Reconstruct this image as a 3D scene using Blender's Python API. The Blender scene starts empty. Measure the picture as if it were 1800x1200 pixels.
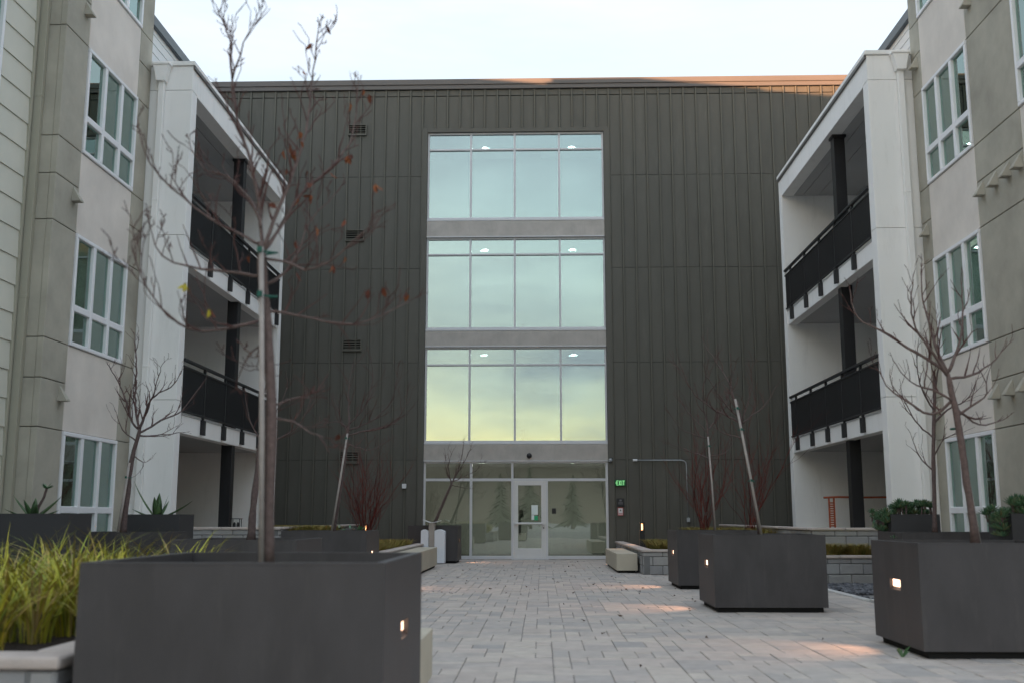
import bpy, bmesh, math, random
from mathutils import Vector, Matrix
R = math.radians
rnd = random.Random(11)
scene = bpy.context.scene
col = scene.collection

# ------------------------------------------------------------------ camera
cam_d = bpy.data.cameras.new('camera'); cam = bpy.data.objects.new('camera', cam_d); col.objects.link(cam)
cam.location = (0, 0, 1.14)
cam.rotation_euler = (R(90 + 9.432), 0, R(1.58))
cam_d.sensor_width = 36; cam_d.lens = 37.2; cam_d.clip_end = 3000; cam_d.clip_start = .05
cam_d.dof.use_dof = True; cam_d.dof.focus_distance = 29.0; cam_d.dof.aperture_fstop = 2.0
scene.camera = cam
# ------------------------------------------------------------------ sky and sun
SUN_EL = 3.6; SUN_AZ = 225.0          # sun low behind the left building, seen from the camera
world = bpy.data.worlds.new('World'); scene.world = world; world.use_nodes = True
nt = world.node_tree; nt.nodes.clear()
def N(nt, t, **k):
    n = nt.nodes.new(t)
    for a, b in k.items(): setattr(n, a, b)
    return n
sky = N(nt, 'ShaderNodeTexSky'); sky.sky_type = 'NISHITA'; sky.sun_disc = False
sky.sun_elevation = R(SUN_EL); sky.sun_rotation = R(SUN_AZ)
sky.air_density = 1.0; sky.dust_density = .9; sky.ozone_density = 1.0
tc = N(nt, 'ShaderNodeTexCoord'); mp = N(nt, 'ShaderNodeMapping'); mp.inputs['Scale'].default_value = (1.3, 1.0, 6.0)
nz = N(nt, 'ShaderNodeTexNoise'); nz.inputs['Scale'].default_value = 1.7; nz.inputs['Detail'].default_value = 7; nz.inputs['Roughness'].default_value = .58
rp = N(nt, 'ShaderNodeValToRGB'); rp.color_ramp.elements[0].position = .40; rp.color_ramp.elements[0].color = (.44, .44, .44, 1)
rp.color_ramp.elements[1].position = .66; rp.color_ramp.elements[1].color = (.97, .97, .97, 1)
# high cloud veil, brightest overhead like a standard overcast sky: (1 + 2 sin elevation) / 3
sx = N(nt, 'ShaderNodeSeparateXYZ'); zc_ = N(nt, 'ShaderNodeMath', operation='MAXIMUM'); zc_.inputs[1].default_value = 0
zm = N(nt, 'ShaderNodeMath', operation='MULTIPLY_ADD'); zm.inputs[1].default_value = 2/3; zm.inputs[2].default_value = 1/3
vc = N(nt, 'ShaderNodeVectorMath', operation='SCALE'); vc.inputs[0].default_value = (1.84, 2.02, 2.28)
nt.links.new(tc.outputs['Generated'], sx.inputs[0]); nt.links.new(sx.outputs[2], zc_.inputs[0]); nt.links.new(zc_.outputs[0], zm.inputs[0]); nt.links.new(zm.outputs[0], vc.inputs['Scale'])
mx = N(nt, 'ShaderNodeMix', data_type='RGBA')
bg = N(nt, 'ShaderNodeBackground'); bg.inputs['Strength'].default_value = 0.15
out = N(nt, 'ShaderNodeOutputWorld')
L = nt.links.new
L(tc.outputs['Generated'], mp.inputs['Vector']); L(mp.outputs[0], nz.inputs['Vector']); L(nz.outputs[0], rp.inputs[0])
L(rp.outputs[0], mx.inputs[0]); L(sky.outputs[0], mx.inputs['A']); L(vc.outputs[0], mx.inputs['B'])
L(mx.outputs['Result'], bg.inputs[0]); L(bg.outputs[0], out.inputs[0])
sd = bpy.data.lights.new('sun', 'SUN'); sd.energy = 4.0; sd.angle = R(.5); sd.color = (1, .50, .24)
sun = bpy.data.objects.new('sun', sd); col.objects.link(sun)
sun.rotation_euler = Vector((1, 1, -.09)).to_track_quat('-Z', 'Y').to_euler()
vs = scene.view_settings
vs.view_transform = 'Standard'; vs.look = 'None'; vs.gamma = 1; vs.use_curve_mapping = False
vs.exposure = 2.52
# ------------------------------------------------------------------ helpers
ORG = {}
class MB:
    def __init__(s): s.v = []; s.f = []
    def quad(s, *p):
        n = len(s.v); s.v += [tuple(q) for q in p]; s.f.append(tuple(range(n, n + len(p))))
    def box(s, x0, x1, y0, y1, z0, z1):
        if x0 > x1: x0, x1 = x1, x0
        if y0 > y1: y0, y1 = y1, y0
        n = len(s.v)
        s.v += [(x0,y0,z0),(x1,y0,z0),(x1,y1,z0),(x0,y1,z0),(x0,y0,z1),(x1,y0,z1),(x1,y1,z1),(x0,y1,z1)]
        s.f += [tuple(n+i for i in q) for q in ((0,3,2,1),(4,5,6,7),(0,1,5,4),(1,2,6,5),(2,3,7,6),(3,0,4,7))]
        return s
    def prism(s, poly, a, b, axis='z'):
        # poly: list of 2D points, extruded along axis from a to b
        m = len(poly); n = len(s.v)
        def P(u, v, w): return {'z': (u, v, w), 'y': (u, w, v), 'x': (w, u, v)}[axis]
        s.v += [P(u, v, a) for u, v in poly] + [P(u, v, b) for u, v in poly]
        s.f.append(tuple(n + i for i in reversed(range(m)))); s.f.append(tuple(n + m + i for i in range(m)))
        for i in range(m): j = (i + 1) % m; s.f.append((n+i, n+j, n+m+j, n+m+i))
        return s
    def tube(s, pts, rads, sides=6, cap=True):
        pts = [Vector(p) for p in pts]
        if not hasattr(rads, '__len__'): rads = [rads] * len(pts)
        rings = []; ref = None
        for i, p in enumerate(pts):
            t = (pts[min(i+1, len(pts)-1)] - pts[max(i-1, 0)])
            if t.length < 1e-9: t = Vector((0, 0, 1))
            t.normalize()
            if ref is None: ref = t.orthogonal().normalized()
            ref = (ref - t * ref.dot(t))
            if ref.length < 1e-6: ref = t.orthogonal()
            ref.normalize(); b = t.cross(ref); n = len(s.v)
            for k in range(sides):
                a = 2 * math.pi * k / sides
                s.v.append(tuple(p + (ref * math.cos(a) + b * math.sin(a)) * rads[i]))
            rings.append(n)
        for i in range(len(rings) - 1):
            for k in range(sides):
                j = (k + 1) % sides
                s.f.append((rings[i]+k, rings[i]+j, rings[i+1]+j, rings[i+1]+k))
        if cap:
            s.f.append(tuple(rings[0] + k for k in reversed(range(sides)))); s.f.append(tuple(rings[-1] + k for k in range(sides)))
        return s
    def cyl(s, p0, p1, r, sides=16): return s.tube([p0, p1], [r, r], sides)
    def mesh(s, name, off=(0, 0, 0), bevel=0, segs=2, smooth=False, fix=True):
        me = bpy.data.meshes.new(name)
        ox, oy, oz = off
        me.from_pydata([(a-ox, b-oy, c-oz) for a, b, c in s.v], [], s.f)
        if fix or bevel:
            bm = bmesh.new(); bm.from_mesh(me)
            if fix: bmesh.ops.recalc_face_normals(bm, faces=bm.faces)
            if bevel:
                es = [e for e in bm.edges if len(e.link_faces) == 2 and e.calc_face_angle(0) > R(30)]
                bmesh.ops.bevel(bm, geom=es, offset=bevel, segments=segs, affect='EDGES', profile=.6, clamp_overlap=True)
            bm.to_mesh(me); bm.free()
        if smooth:
            for p in me.polygons: p.use_smooth = True
        me.update(); return me
def tag(o, label=None, cat=None, group=None, kind=None):
    if label: o['label'] = label
    if cat: o['category'] = cat
    if group: o['group'] = group
    if kind: o['kind'] = kind
    return o
def root(name, loc, label, cat, group=None):
    o = bpy.data.objects.new(name, None); o.location = loc; col.objects.link(o)
    o.empty_display_size = .2; ORG[o.name] = Vector(loc); return tag(o, label, cat, group)
def build(mb, name, mat, parent=None, bevel=0, segs=2, smooth=False, fix=True, label=None, kind=None):
    off = ORG[parent.name] if parent else Vector((0, 0, 0))
    org = off
    me = mb.mesh(name, off, bevel, segs, smooth, fix)
    me.materials.append(mat)
    o = bpy.data.objects.new(name, me); col.objects.link(o)
    if parent: o.parent = parent
    ORG[o.name] = org.copy()
    return tag(o, label=label, kind=kind)
def inst(name, me, loc, parent, scale=None, rot=None, mat=None):
    o = bpy.data.objects.new(name, me); col.objects.link(o); o.parent = parent
    o.location = Vector(loc) - ORG[parent.name]
    if scale: o.scale = scale
    if rot: o.rotation_euler = rot
    ORG[o.name] = Vector(loc); return o
def copy_tree(src, loc):
    def rec(o, par):
        c = o.copy(); col.objects.link(c); c.parent = par; ORG[c.name] = ORG[o.name]
        for k in o.children: rec(k, c)
        return c
    c = rec(src, None); c.location = loc; ORG[c.name] = Vector(loc); return c
# ------------------------------------------------------------------ materials
MAT = {}
def mat(name, color, rough=.6, var=.08, vscale=1.5, bump=0, bscale=80, spec=.4, metallic=0, island=None, streak=0, coat=0, smudge=None, smudge_amt=.3, smudge_scale=3.0):
    m = bpy.data.materials.new(name); m.use_nodes = True; nt = m.node_tree; L = nt.links.new
    b = nt.nodes['Principled BSDF']; b.inputs['Roughness'].default_value = rough
    b.inputs['Specular IOR Level'].default_value = spec; b.inputs['Metallic'].default_value = metallic
    b.inputs['Coat Weight'].default_value = coat
    geo = N(nt, 'ShaderNodeNewGeometry')
    last = None
    rgb = N(nt, 'ShaderNodeRGB'); rgb.outputs[0].default_value = (*color, 1); last = rgb.outputs[0]
    if island:          # list of colours picked per piece
        oi = N(nt, 'ShaderNodeObjectInfo'); ad = N(nt, 'ShaderNodeMath', operation='ADD'); fr = N(nt, 'ShaderNodeMath', operation='FRACT')
        L(oi.outputs['Random'], ad.inputs[0]); L(geo.outputs['Random Per Island'], ad.inputs[1]); L(ad.outputs[0], fr.inputs[0])
        cr = N(nt, 'ShaderNodeValToRGB'); cr.color_ramp.interpolation = 'LINEAR'
        n = len(island)
        while len(cr.color_ramp.elements) < n: cr.color_ramp.elements.new(.5)
        for i, c in enumerate(island):
            e = cr.color_ramp.elements[i]; e.position = i / max(1, n - 1); e.color = (*c, 1)
        L(fr.outputs[0], cr.inputs[0]); last = cr.outputs[0]
    if var:
        nz = N(nt, 'ShaderNodeTexNoise'); nz.inputs['Scale'].default_value = vscale; nz.inputs['Detail'].default_value = 6; nz.inputs['Roughness'].default_value = .6
        mp = N(nt, 'ShaderNodeMapping'); L(geo.outputs['Position'], mp.inputs[0]); L(mp.outputs[0], nz.inputs['Vector'])
        if streak: mp.inputs['Scale'].default_value = (streak, streak, 1)
        mr = N(nt, 'ShaderNodeMapRange'); mr.inputs[1].default_value = .3; mr.inputs[2].default_value = .7
        mr.inputs[3].default_value = 1 - var * 1.3; mr.inputs[4].default_value = 1 + var
        L(nz.outputs[0], mr.inputs[0])
        mm = N(nt, 'ShaderNodeMix', data_type='RGBA', blend_type='MULTIPLY'); mm.inputs[0].default_value = 1
        L(last, mm.inputs['A']); L(mr.outputs[0], mm.inputs['B']); last = mm.outputs['Result']
        r2 = N(nt, 'ShaderNodeMapRange'); r2.inputs[3].default_value = max(.02, rough - .07); r2.inputs[4].default_value = min(1, rough + .07)
        L(nz.outputs[0], r2.inputs[0]); L(r2.outputs[0], b.inputs['Roughness'])
    if smudge:          # dried water runs and scuffs, with shapes of their own
        n3 = N(nt, 'ShaderNodeTexNoise'); n3.inputs['Scale'].default_value = smudge_scale; n3.inputs['Detail'].default_value = 9; n3.inputs['Roughness'].default_value = .72
        m3 = N(nt, 'ShaderNodeMapping'); m3.inputs['Scale'].default_value = (3.2, 3.2, .55); L(geo.outputs['Position'], m3.inputs[0]); L(m3.outputs[0], n3.inputs['Vector'])
        r3 = N(nt, 'ShaderNodeMapRange'); r3.inputs[1].default_value = .53; r3.inputs[2].default_value = .78; r3.inputs[3].default_value = 0; r3.inputs[4].default_value = smudge_amt
        L(n3.outputs[0], r3.inputs[0]); x3 = N(nt, 'ShaderNodeMix', data_type='RGBA'); x3.inputs['B'].default_value = (*smudge, 1)
        L(r3.outputs[0], x3.inputs[0]); L(last, x3.inputs['A']); last = x3.outputs['Result']
    L(last, b.inputs['Base Color'])
    if bump:
        n2 = N(nt, 'ShaderNodeTexNoise'); n2.inputs['Scale'].default_value = bscale; n2.inputs['Detail'].default_value = 4
        L(geo.outputs['Position'], n2.inputs['Vector'])
        bp = N(nt, 'ShaderNodeBump'); bp.inputs['Strength'].default_value = bump; bp.inputs['Distance'].default_value = .01
        L(n2.outputs[0], bp.inputs['Height']); L(bp.outputs[0], b.inputs['Normal'])
    MAT[name] = m; return m
def emis(name, color, strength):
    m = bpy.data.materials.new(name); m.use_nodes = True; nt = m.node_tree
    b = nt.nodes['Principled BSDF']; b.inputs['Base Color'].default_value = (*color, 1)
    b.inputs['Emission Color'].default_value = (*color, 1); b.inputs['Emission Strength'].default_value = strength
    MAT[name] = m; return m
def glass(name, refl, tint, refl_tint=(1, 1, 1), rough=.0, wob=.0):
    m = bpy.data.materials.new(name); m.use_nodes = True; nt = m.node_tree; nt.nodes.clear(); L = nt.links.new
    o = N(nt, 'ShaderNodeOutputMaterial'); mx = N(nt, 'ShaderNodeMixShader')
    tr = N(nt, 'ShaderNodeBsdfTransparent'); tr.inputs[0].default_value = (*tint, 1)
    gl = N(nt, 'ShaderNodeBsdfGlossy'); gl.inputs['Color'].default_value = (*refl_tint, 1); gl.inputs['Roughness'].default_value = rough
    fr = N(nt, 'ShaderNodeFresnel'); fr.inputs[0].default_value = 1.5
    mr = N(nt, 'ShaderNodeMapRange'); mr.inputs[1].default_value = .04; mr.inputs[2].default_value = 1; mr.inputs[3].default_value = refl; mr.inputs[4].default_value = 1
    L(fr.outputs[0], mr.inputs[0]); L(mr.outputs[0], mx.inputs[0]); L(tr.outputs[0], mx.inputs[1]); L(gl.outputs[0], mx.inputs[2]); L(mx.outputs[0], o.inputs[0])
    if wob:
        nz = N(nt, 'ShaderNodeTexNoise'); nz.inputs['Scale'].default_value = .9; nz.inputs['Detail'].default_value = 1
        ge = N(nt, 'ShaderNodeNewGeometry'); oi = N(nt, 'ShaderNodeObjectInfo'); sc = N(nt, 'ShaderNodeVectorMath', operation='SCALE'); sc.inputs[0].default_value = (9, 23, 17); va = N(nt, 'ShaderNodeVectorMath', operation='ADD')
        L(oi.outputs['Random'], sc.inputs['Scale']); L(ge.outputs['Position'], va.inputs[0]); L(sc.outputs[0], va.inputs[1]); L(va.outputs[0], nz.inputs['Vector'])
        bp = N(nt, 'ShaderNodeBump'); bp.inputs['Strength'].default_value = wob; bp.inputs['Distance'].default_value = .02
        L(nz.outputs[0], bp.inputs['Height']); L(bp.outputs[0], gl.inputs['Normal'])
    MAT[name] = m; return m
M = MAT
mat('metal_clad', (.11, .107, .09), .5, .07, .9, spec=.3, streak=3, island=[(.098,.095,.081),(.109,.105,.089),(.103,.100,.085)], smudge=(.20,.19,.165), smudge_amt=.25, smudge_scale=1.2)
mat('metal_batten', (.128, .124, .102), .5, .05, .8, spec=.3)
mat('metal_joint', (.03, .03, .027), .8, 0)
mat('coping', (.13, .12, .115), .45, .05, .5)
mat('fascia_blue', (.10, .115, .13), .5, .05, .5)
mat('aluminium', (.62, .62, .64), .38, .04, 2, spec=.5)
mat('door_alum', (.66, .65, .64), .4, .04, 2, spec=.5)
mat('concrete', (.47, .44, .405), .85, .12, 2.2, bump=.25, bscale=60, smudge=(.30,.28,.26), smudge_amt=.5, smudge_scale=2.0)
mat('stucco_white', (.88, .87, .85), .9, .03, .6, bump=.22, bscale=160, smudge=(.50,.49,.46), smudge_amt=.28, smudge_scale=1.6)
mat('stucco_cream', (.75, .72, .65), .9, .04, .6, bump=.2, bscale=160)
mat('stucco_olive', (.42, .395, .33), .9, .17, 1.1, bump=.35, bscale=140)
mat('stucco_tan', (.75, .69, .63), .9, .09, 1.1, bump=.6, bscale=140)
mat('siding_sage', (.64, .63, .55), .7, .05, .7, bump=.15, bscale=60)
mat('trim_sage', (.37, .355, .285), .6, .05, .7)
mat('siding_white', (.72, .72, .72), .7, .04, .7)
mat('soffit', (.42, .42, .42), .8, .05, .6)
mat('frame_white', (.82, .82, .84), .45, .03, 2)
mat('black_metal', (.018, .018, .02), .45, .1, 3)
mat('rail_metal', (.022, .022, .024), .5, .1, 3)
mat('planter', (.060, .055, .056), .55, .16, 1.6, bump=.08, bscale=220, spec=.35, streak=2.2, smudge=(.14,.13,.12), smudge_amt=.28)
mat('planter_base', (.01, .01, .01), .9, 0)
mat('planter_up', (.045, .044, .047), .55, .07, 1.4)
mat('soil', (.035, .025, .02), 1, .4, 20, bump=1, bscale=60)
mat('bench', (.50, .45, .36), .75, .07, 2, bump=.15, bscale=90)
mat('block', (.34, .34, .34), .92, .10, 4, bump=.7, bscale=120, island=[(.40,.40,.39),(.33,.33,.335),(.37,.36,.345),(.30,.30,.31)])
mat('cap', (.50, .455, .41), .85, .10, 4, bump=.4, bscale=90, island=[(.56,.48,.43),(.50,.43,.39),(.54,.48,.44)])
mat('mortar', (.17, .17, .17), .95, .1, 8)
mat('joint_sand', (.24, .23, .22), .95, .15, 8)
mat('paver', (.4, .4, .4), .85, .10, 6, bump=.35, bscale=120, smudge=(.22,.20,.185), smudge_amt=.45, smudge_scale=.9, island=[(.38,.355,.335),(.50,.445,.40),(.45,.395,.355),(.52,.465,.41),(.41,.375,.35),(.49,.43,.385),(.36,.34,.325),(.51,.445,.40)])
mat('ground', (.33, .31, .29), .95, .15, .8)
mat('kerb', (.55, .54, .52), .85, .06, 3, bump=.2)
mat('cobble', (.08, .085, .1), .55, .1, 10, island=[(.03,.033,.04),(.09,.095,.11),(.16,.165,.18),(.05,.05,.06),(.12,.12,.13)])
mat('bark_main', (.14, .098, .088), .9, .25, 30, bump=.8, bscale=70)
mat('bark_dark', (.12, .085, .08), .9, .25, 30, bump=.6, bscale=80)
mat('twig', (.09, .042, .036), .8, .25, 30)
mat('twig_dark', (.10, .05, .045), .8, .25, 30)
mat('red_stem', (.13, .02, .016), .7, .3, 6, island=[(.12,.016,.014),(.19,.028,.016),(.07,.014,.014),(.16,.03,.02),(.09,.02,.018)])
mat('stake', (.38, .34, .315), .8, .12, 12)
mat('tie', (.01, .10, .07), .6, .1, 10)
mat('dry_leaf', (.25, .07, .02), .8, .25, 20, island=[(.16,.04,.02),(.26,.08,.02),(.10,.03,.02),(.20,.055,.02)])
mat('yellow_leaf', (.50, .42, .04), .7, .15, 20)
mat('litter', (.06, .04, .03), .9, .2, 20, island=[(.04,.03,.025),(.10,.06,.035),(.06,.045,.03)])
mat('grass_big', (.3, .3, .05), .6, .1, 9, island=[(.34,.36,.03),(.58,.50,.04),(.13,.20,.03),(.52,.47,.03),(.20,.26,.03),(.55,.40,.08),(.24,.16,.09),(.42,.42,.04),(.34,.24,.12)])
mat('grass_fine', (.2, .2, .05), .8, .1, 9, island=[(.20,.19,.04),(.30,.22,.05),(.12,.14,.03),(.34,.20,.06),(.17,.19,.04),(.40,.26,.08)])
mat('agave', (.07, .13, .05), .5, .15, 12, island=[(.06,.13,.05),(.09,.16,.06),(.05,.10,.045)])
mat('succulent', (.06, .13, .06), .5, .15, 12, island=[(.045,.11,.06),(.08,.17,.09),(.05,.12,.045),(.11,.19,.10),(.14,.14,.06)])
mat('needle', (.11, .12, .07), .9, .2, 5)
mat('hill', (.17, .125, .085), 1, .25, .02)
mat('room_white', (.78, .79, .78), .9, .03, .6)
mat('room_grey', (.68, .69, .65), .9, .03, .6)
mat('room_floor', (.25, .24, .22), .6, .05, 1)
mat('apartment_inside', (.30, .33, .31), .9, .05, 1)
mat('blind', (.68, .73, .70), .8, .04, 2)
mat('sign_green', (.008, .10, .035), .5, .02, 2)
mat('sign_white', (.75, .73, .73), .5, .02, 2)
mat('sign_red', (.50, .08, .08), .5, .02, 2)
mat('sign_black', (.02, .02, .022), .5, .02, 2)
mat('sign_text_grey', (.16, .16, .17), .5, .02, 2)
mat('plastic_white', (.75, .76, .78), .5, .04, 2)
mat('bin_white', (.72, .75, .80), .5, .05, 2)
mat('bin_grey', (.36, .33, .30), .6, .08, 3)
mat('conduit', (.42, .45, .47), .4, .08, 5, metallic=.3)
mat('rust', (.42, .10, .04), .7, .3, 12, bump=.3)
mat('extinguisher', (.25, .27, .28), .5, .05, 2)
mat('paper', (.78, .85, .83), .7, .02, 2)
mat('green_sticker', (.03, .40, .18), .6, .02, 2)
emis('lamp_warm', (1, .62, .42), .75)
emis('lamp_ceiling', (1, .93, .86), 3.0)
emis('exit_glow', (.30, .85, .32), .12)
emis('bollard_lamp', (1, .58, .28), .35)
glass('glass_curtain', .37, (.56, .69, .68), (.84, .92, .90), wob=.09)
glass('glass_ground', .24, (.48, .52, .49), (.85, .90, .87), wob=.05)
glass('glass_apartment', .27, (.58, .76, .68), (.78, .97, .90), wob=.04)

# ------------------------------------------------------------------ ground and paving
g_ = MB(); g_.quad((-400,-400,-.09),(400,-400,-.09),(400,400,-.09),(-400,400,-.09))
ground = build(g_, 'ground', M['ground'], kind='structure', fix=False)
pb = MB(); pb.box(-9.9, 9.3, -30, 30.05, -.085, -.012)
paving = build(pb, 'courtyard_paving', M['joint_sand'], kind='structure')
PU = .142
def pack(x0, x1, y0, y1, seed):
    r = random.Random(seed); nx = int((x1-x0)/PU); ny = int((y1-y0)/PU); occ = [[0]*nx for _ in range(ny)]; res = []
    kinds = [(2,2),(3,2),(2,2),(2,1),(1,2),(3,2),(2,2),(1,1),(2,3)]
    for j in range(ny):
        for i in range(nx):
            if occ[j][i]: continue
            ks = kinds[:]; r.shuffle(ks)
            for w, h in ks + [(2,1),(1,2),(1,1)]:
                if i+w <= nx and j+h <= ny and all(not occ[j+b][i+a] for a in range(w) for b in range(h)):
                    for a in range(w):
                        for b in range(h): occ[j+b][i+a] = 1
                    res.append((x0+i*PU, y0+j*PU, w*PU, h*PU)); break
    return res
def paver(mb, x, y, w, h, z=0, ch=.006, g=.003):
    a, b, c, d = x+g, x+w-g, y+g, y+h-g; n = len(mb.v)
    mb.v += [(a,c,-.04),(b,c,-.04),(b,d,-.04),(a,d,-.04),(a,c,z-ch*.7),(b,c,z-ch*.7),(b,d,z-ch*.7),(a,d,z-ch*.7),
             (a+ch,c+ch,z),(b-ch,c+ch,z),(b-ch,d-ch,z),(a+ch,d-ch,z)]
    for i in range(4):
        j = (i+1) % 4; mb.f += [(n+i,n+j,n+4+j,n+4+i),(n+4+i,n+4+j,n+8+j,n+8+i)]
    mb.f.append((n+8,n+9,n+10,n+11))
allp = pack(-4.6, 4.56, -1.0, 29.95, 5)
def shown(p):
    x, y = p[0]+p[2]/2, p[1]+p[3]/2
    return y > 8.15 and x > -.098*y-.0 and -.12*y < x and x < min(3.0, 2.0 + (0 if y < 16 else 0)) and x > -.70
cand = sorted([p for p in allp if shown(p)], key=lambda p: p[1] - 2.2*(p[2]*p[3] > .035))
single = set(cand[:300])
pmesh = {}
prest = MB(); pr = random.Random(3)
for p in allp:
    if p in single:
        key = (round(p[2], 3), round(p[3], 3))
        if key not in pmesh:
            q = MB(); paver(q, 0, 0, p[2], p[3]); me = q.mesh('paver', fix=False); me.materials.append(M['paver']); pmesh[key] = me
        inst('paver', pmesh[key], (p[0], p[1], pr.uniform(-.0035, .0025)), paving, rot=(pr.uniform(-.006,.006), pr.uniform(-.006,.006), 0))
    else:
        paver(prest, *p, z=pr.uniform(-.0035, .0025))
build(prest, 'paver_field', M['paver'], paving, fix=False, kind='stuff')
hb = MB(); hr = random.Random(8)
# a low brown hill far behind the camera (it shows in the ground floor glass)
nx = 40
for i in range(nx):
    a0, a1 = R(180 + 180*i/nx), R(180 + 180*(i+1)/nx)
    def hh(a): return 20.5 + 2.5*math.sin(a*3.1+.4) + 2.0*math.sin(a*9+1) + 1.2*math.sin(a*23) + 15*math.exp(-((a-R(225))/.35)**2)  # last term: extra swell at the sun's azimuth, added to block its low light
    for (r0, h0, r1, h1) in ((200, 0, 240, .7), (240, .7, 290, 1), (290, 1, 380, .2)):
        def P(a, r_, k): return (r_*math.cos(a), r_*math.sin(a), hh(a)*k - .2)
        hb.quad(P(a0,r0,h0), P(a0,r1,h1), P(a1,r1,h1), P(a1,r0,h0))
build(hb, 'hill', M['hill'], kind='structure', smooth=True)

# ------------------------------------------------------------------ rear building, dark metal cladding
WX0, WX1 = -3.33, 1.87            # window column
rear = root('metal_clad_building', (0, 30, 0), 'dark olive building clad in vertical metal panels, tall column of windows over its entrance', 'building')
zs = [-.02, 2.75, 5.52, 8.28, 11.07, 13.56]
pm = {}
def panel_at(x0, x1, z0, z1):
    w, h = round(x1-x0, 3), round(z1-z0, 3); key = (w, h)
    if key not in pm:
        q = MB(); q.box(.028, w-.028, 0, .03, .004, h-.004); me = q.mesh('panel', bevel=.003, segs=1); me.materials.append(M['metal_clad']); pm[key] = me
    inst('panel', pm[key], (x0, 30.0, z0), rear, rot=(0, 0, 0))
bm_ = {}
def batten(x, z0, z1):
    h = round(z1-z0, 3)
    if h not in bm_:
        q = MB(); q.box(-.022, .022, -.035, -.0005, 0, h); me = q.mesh('batten', bevel=.004, segs=1); me.materials.append(M['metal_batten']); bm_[h] = me
    inst('batten', bm_[h], (x, 30.0, z0), rear)
PB = .3705
xr = [2.04 + PB*k for k in range(21)]; xl = [-3.49 - PB*k for k in range(19)]
for xs, s in ((xr, 1), (xl, -1)):
    for a, b in zip(xs[:-1], xs[1:]):
        a, b = min(a, b), max(a, b)
        for z0, z1 in zip(zs[:-1], zs[1:]): panel_at(a, b, z0, z1)
        panel_at(a, b, 13.575, 13.76)
    for x in xs: batten(x, 0, 13.76)
xm = [-3.49 + PB*k for k in range(15)] + [2.04]
for a, b in zip(xm[:-1], xm[1:]):
    if b - a < .1: continue
    panel_at(a, b, 12.56, 13.56); panel_at(a, b, 13.575, 13.76)
for x in xm[1:-1]:
    if x < 1.9: batten(x, 12.56, 13.76)
# wall core behind the panels, with the opening left free
c = MB(); c.box(-10.1, -3.50, 30.04, 30.3, 0, 14); c.box(2.05, 9.6, 30.04, 30.3, 0, 14); c.box(-3.50, 2.05, 30.04, 30.3, 12.56, 14)
c.box(-10.1, 9.6, 30.3, 38, 13.9, 14.0); c.box(-10.1, 9.6, 37.9, 38, 0, 13.9)
build(c, 'wall', M['metal_joint'], rear)
# metal casing round the window column
c = MB(); c.box(-3.49, WX0-.005, 29.955, 30.3, 0, 12.55); c.box(WX1+.01, 2.04, 29.955, 30.3, 0, 12.55); c.box(WX0-.005, WX1+.01, 29.955, 30.3, 12.42, 12.55)
build(c, 'casing', M['metal_clad'], rear, bevel=.006, segs=1)
c = MB(); c.box(-10.15, 9.65, 29.90, 30.35, 13.90, 14.07); c.box(-10.15, 9.65, 29.93, 29.999, 13.77, 13.90)
build(c, 'coping', M['coping'], rear, bevel=.012)
# window storeys
GY = 30.10
levels = [(9.74, 12.42, 11.90), (6.47, 9.20, 8.70), (3.22, 5.97, 5.46)]
mx_ = [WX0, WX0+1.285, WX0+2.58, WX0+3.895, WX1+.005]
for li, (z0, z1, zt) in enumerate(levels):
    f = MB(); t = .028; d0, d1 = GY-.07, GY+.05
    f.box(mx_[0], mx_[4], d0, d1, z0, z0+.075); f.box(mx_[0], mx_[4], d0, d1, z1-.05, z1)
    f.box(mx_[0], mx_[0]+.05, d0+.002, d1, z0+.075, z1-.05); f.box(mx_[4]-.05, mx_[4], d0+.002, d1, z0+.075, z1-.05)
    for x in mx_[1:4]: f.box(x-t, x+t, d0+.001, d1, z0+.075, z1-.05)
    for a, b in zip(mx_[:-1], mx_[1:]):
        f.box(a+(t if a > WX0 else .05), b-(t if b < WX1 else .05), d0+.004, d1, zt-.025, zt+.025)
    f.box(mx_[0]-.0, mx_[4], d0-.05, d0-.001, z0-.035, z0+.02)
    w = build(f, 'window', M['aluminium'], rear, bevel=.005, segs=1)
    for a, b in zip(mx_[:-1], mx_[1:]):
        for c0, c1 in ((z0+.07, zt-.02), (zt+.02, z1-.045)):
            p = MB(); p.box(a+.02, b-.02, GY-.004, GY+.004, c0, c1); build(p, 'pane', M['glass_curtain'], w, fix=True)
    gk = MB(); gk.box(WX0+.0, WX1, d0+.03, d1, z1+.0005, z1+.028); build(gk, 'head_gasket', M['black_metal'], w)
bands = [(9.235, 9.70), (6.0, 6.43), (2.735, 3.18)]
for z0, z1 in bands:
    b = MB(); b.box(WX0-.004, WX1+.008, 29.985, 30.30, z0, z1); build(b, 'concrete_band', M['concrete'], rear, bevel=.012)
    b = MB(); b.box(WX0, WX1, 29.96, 30.06, z0-.03, z0-.002); build(b, 'drip_edge', M['aluminium'], rear)
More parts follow.
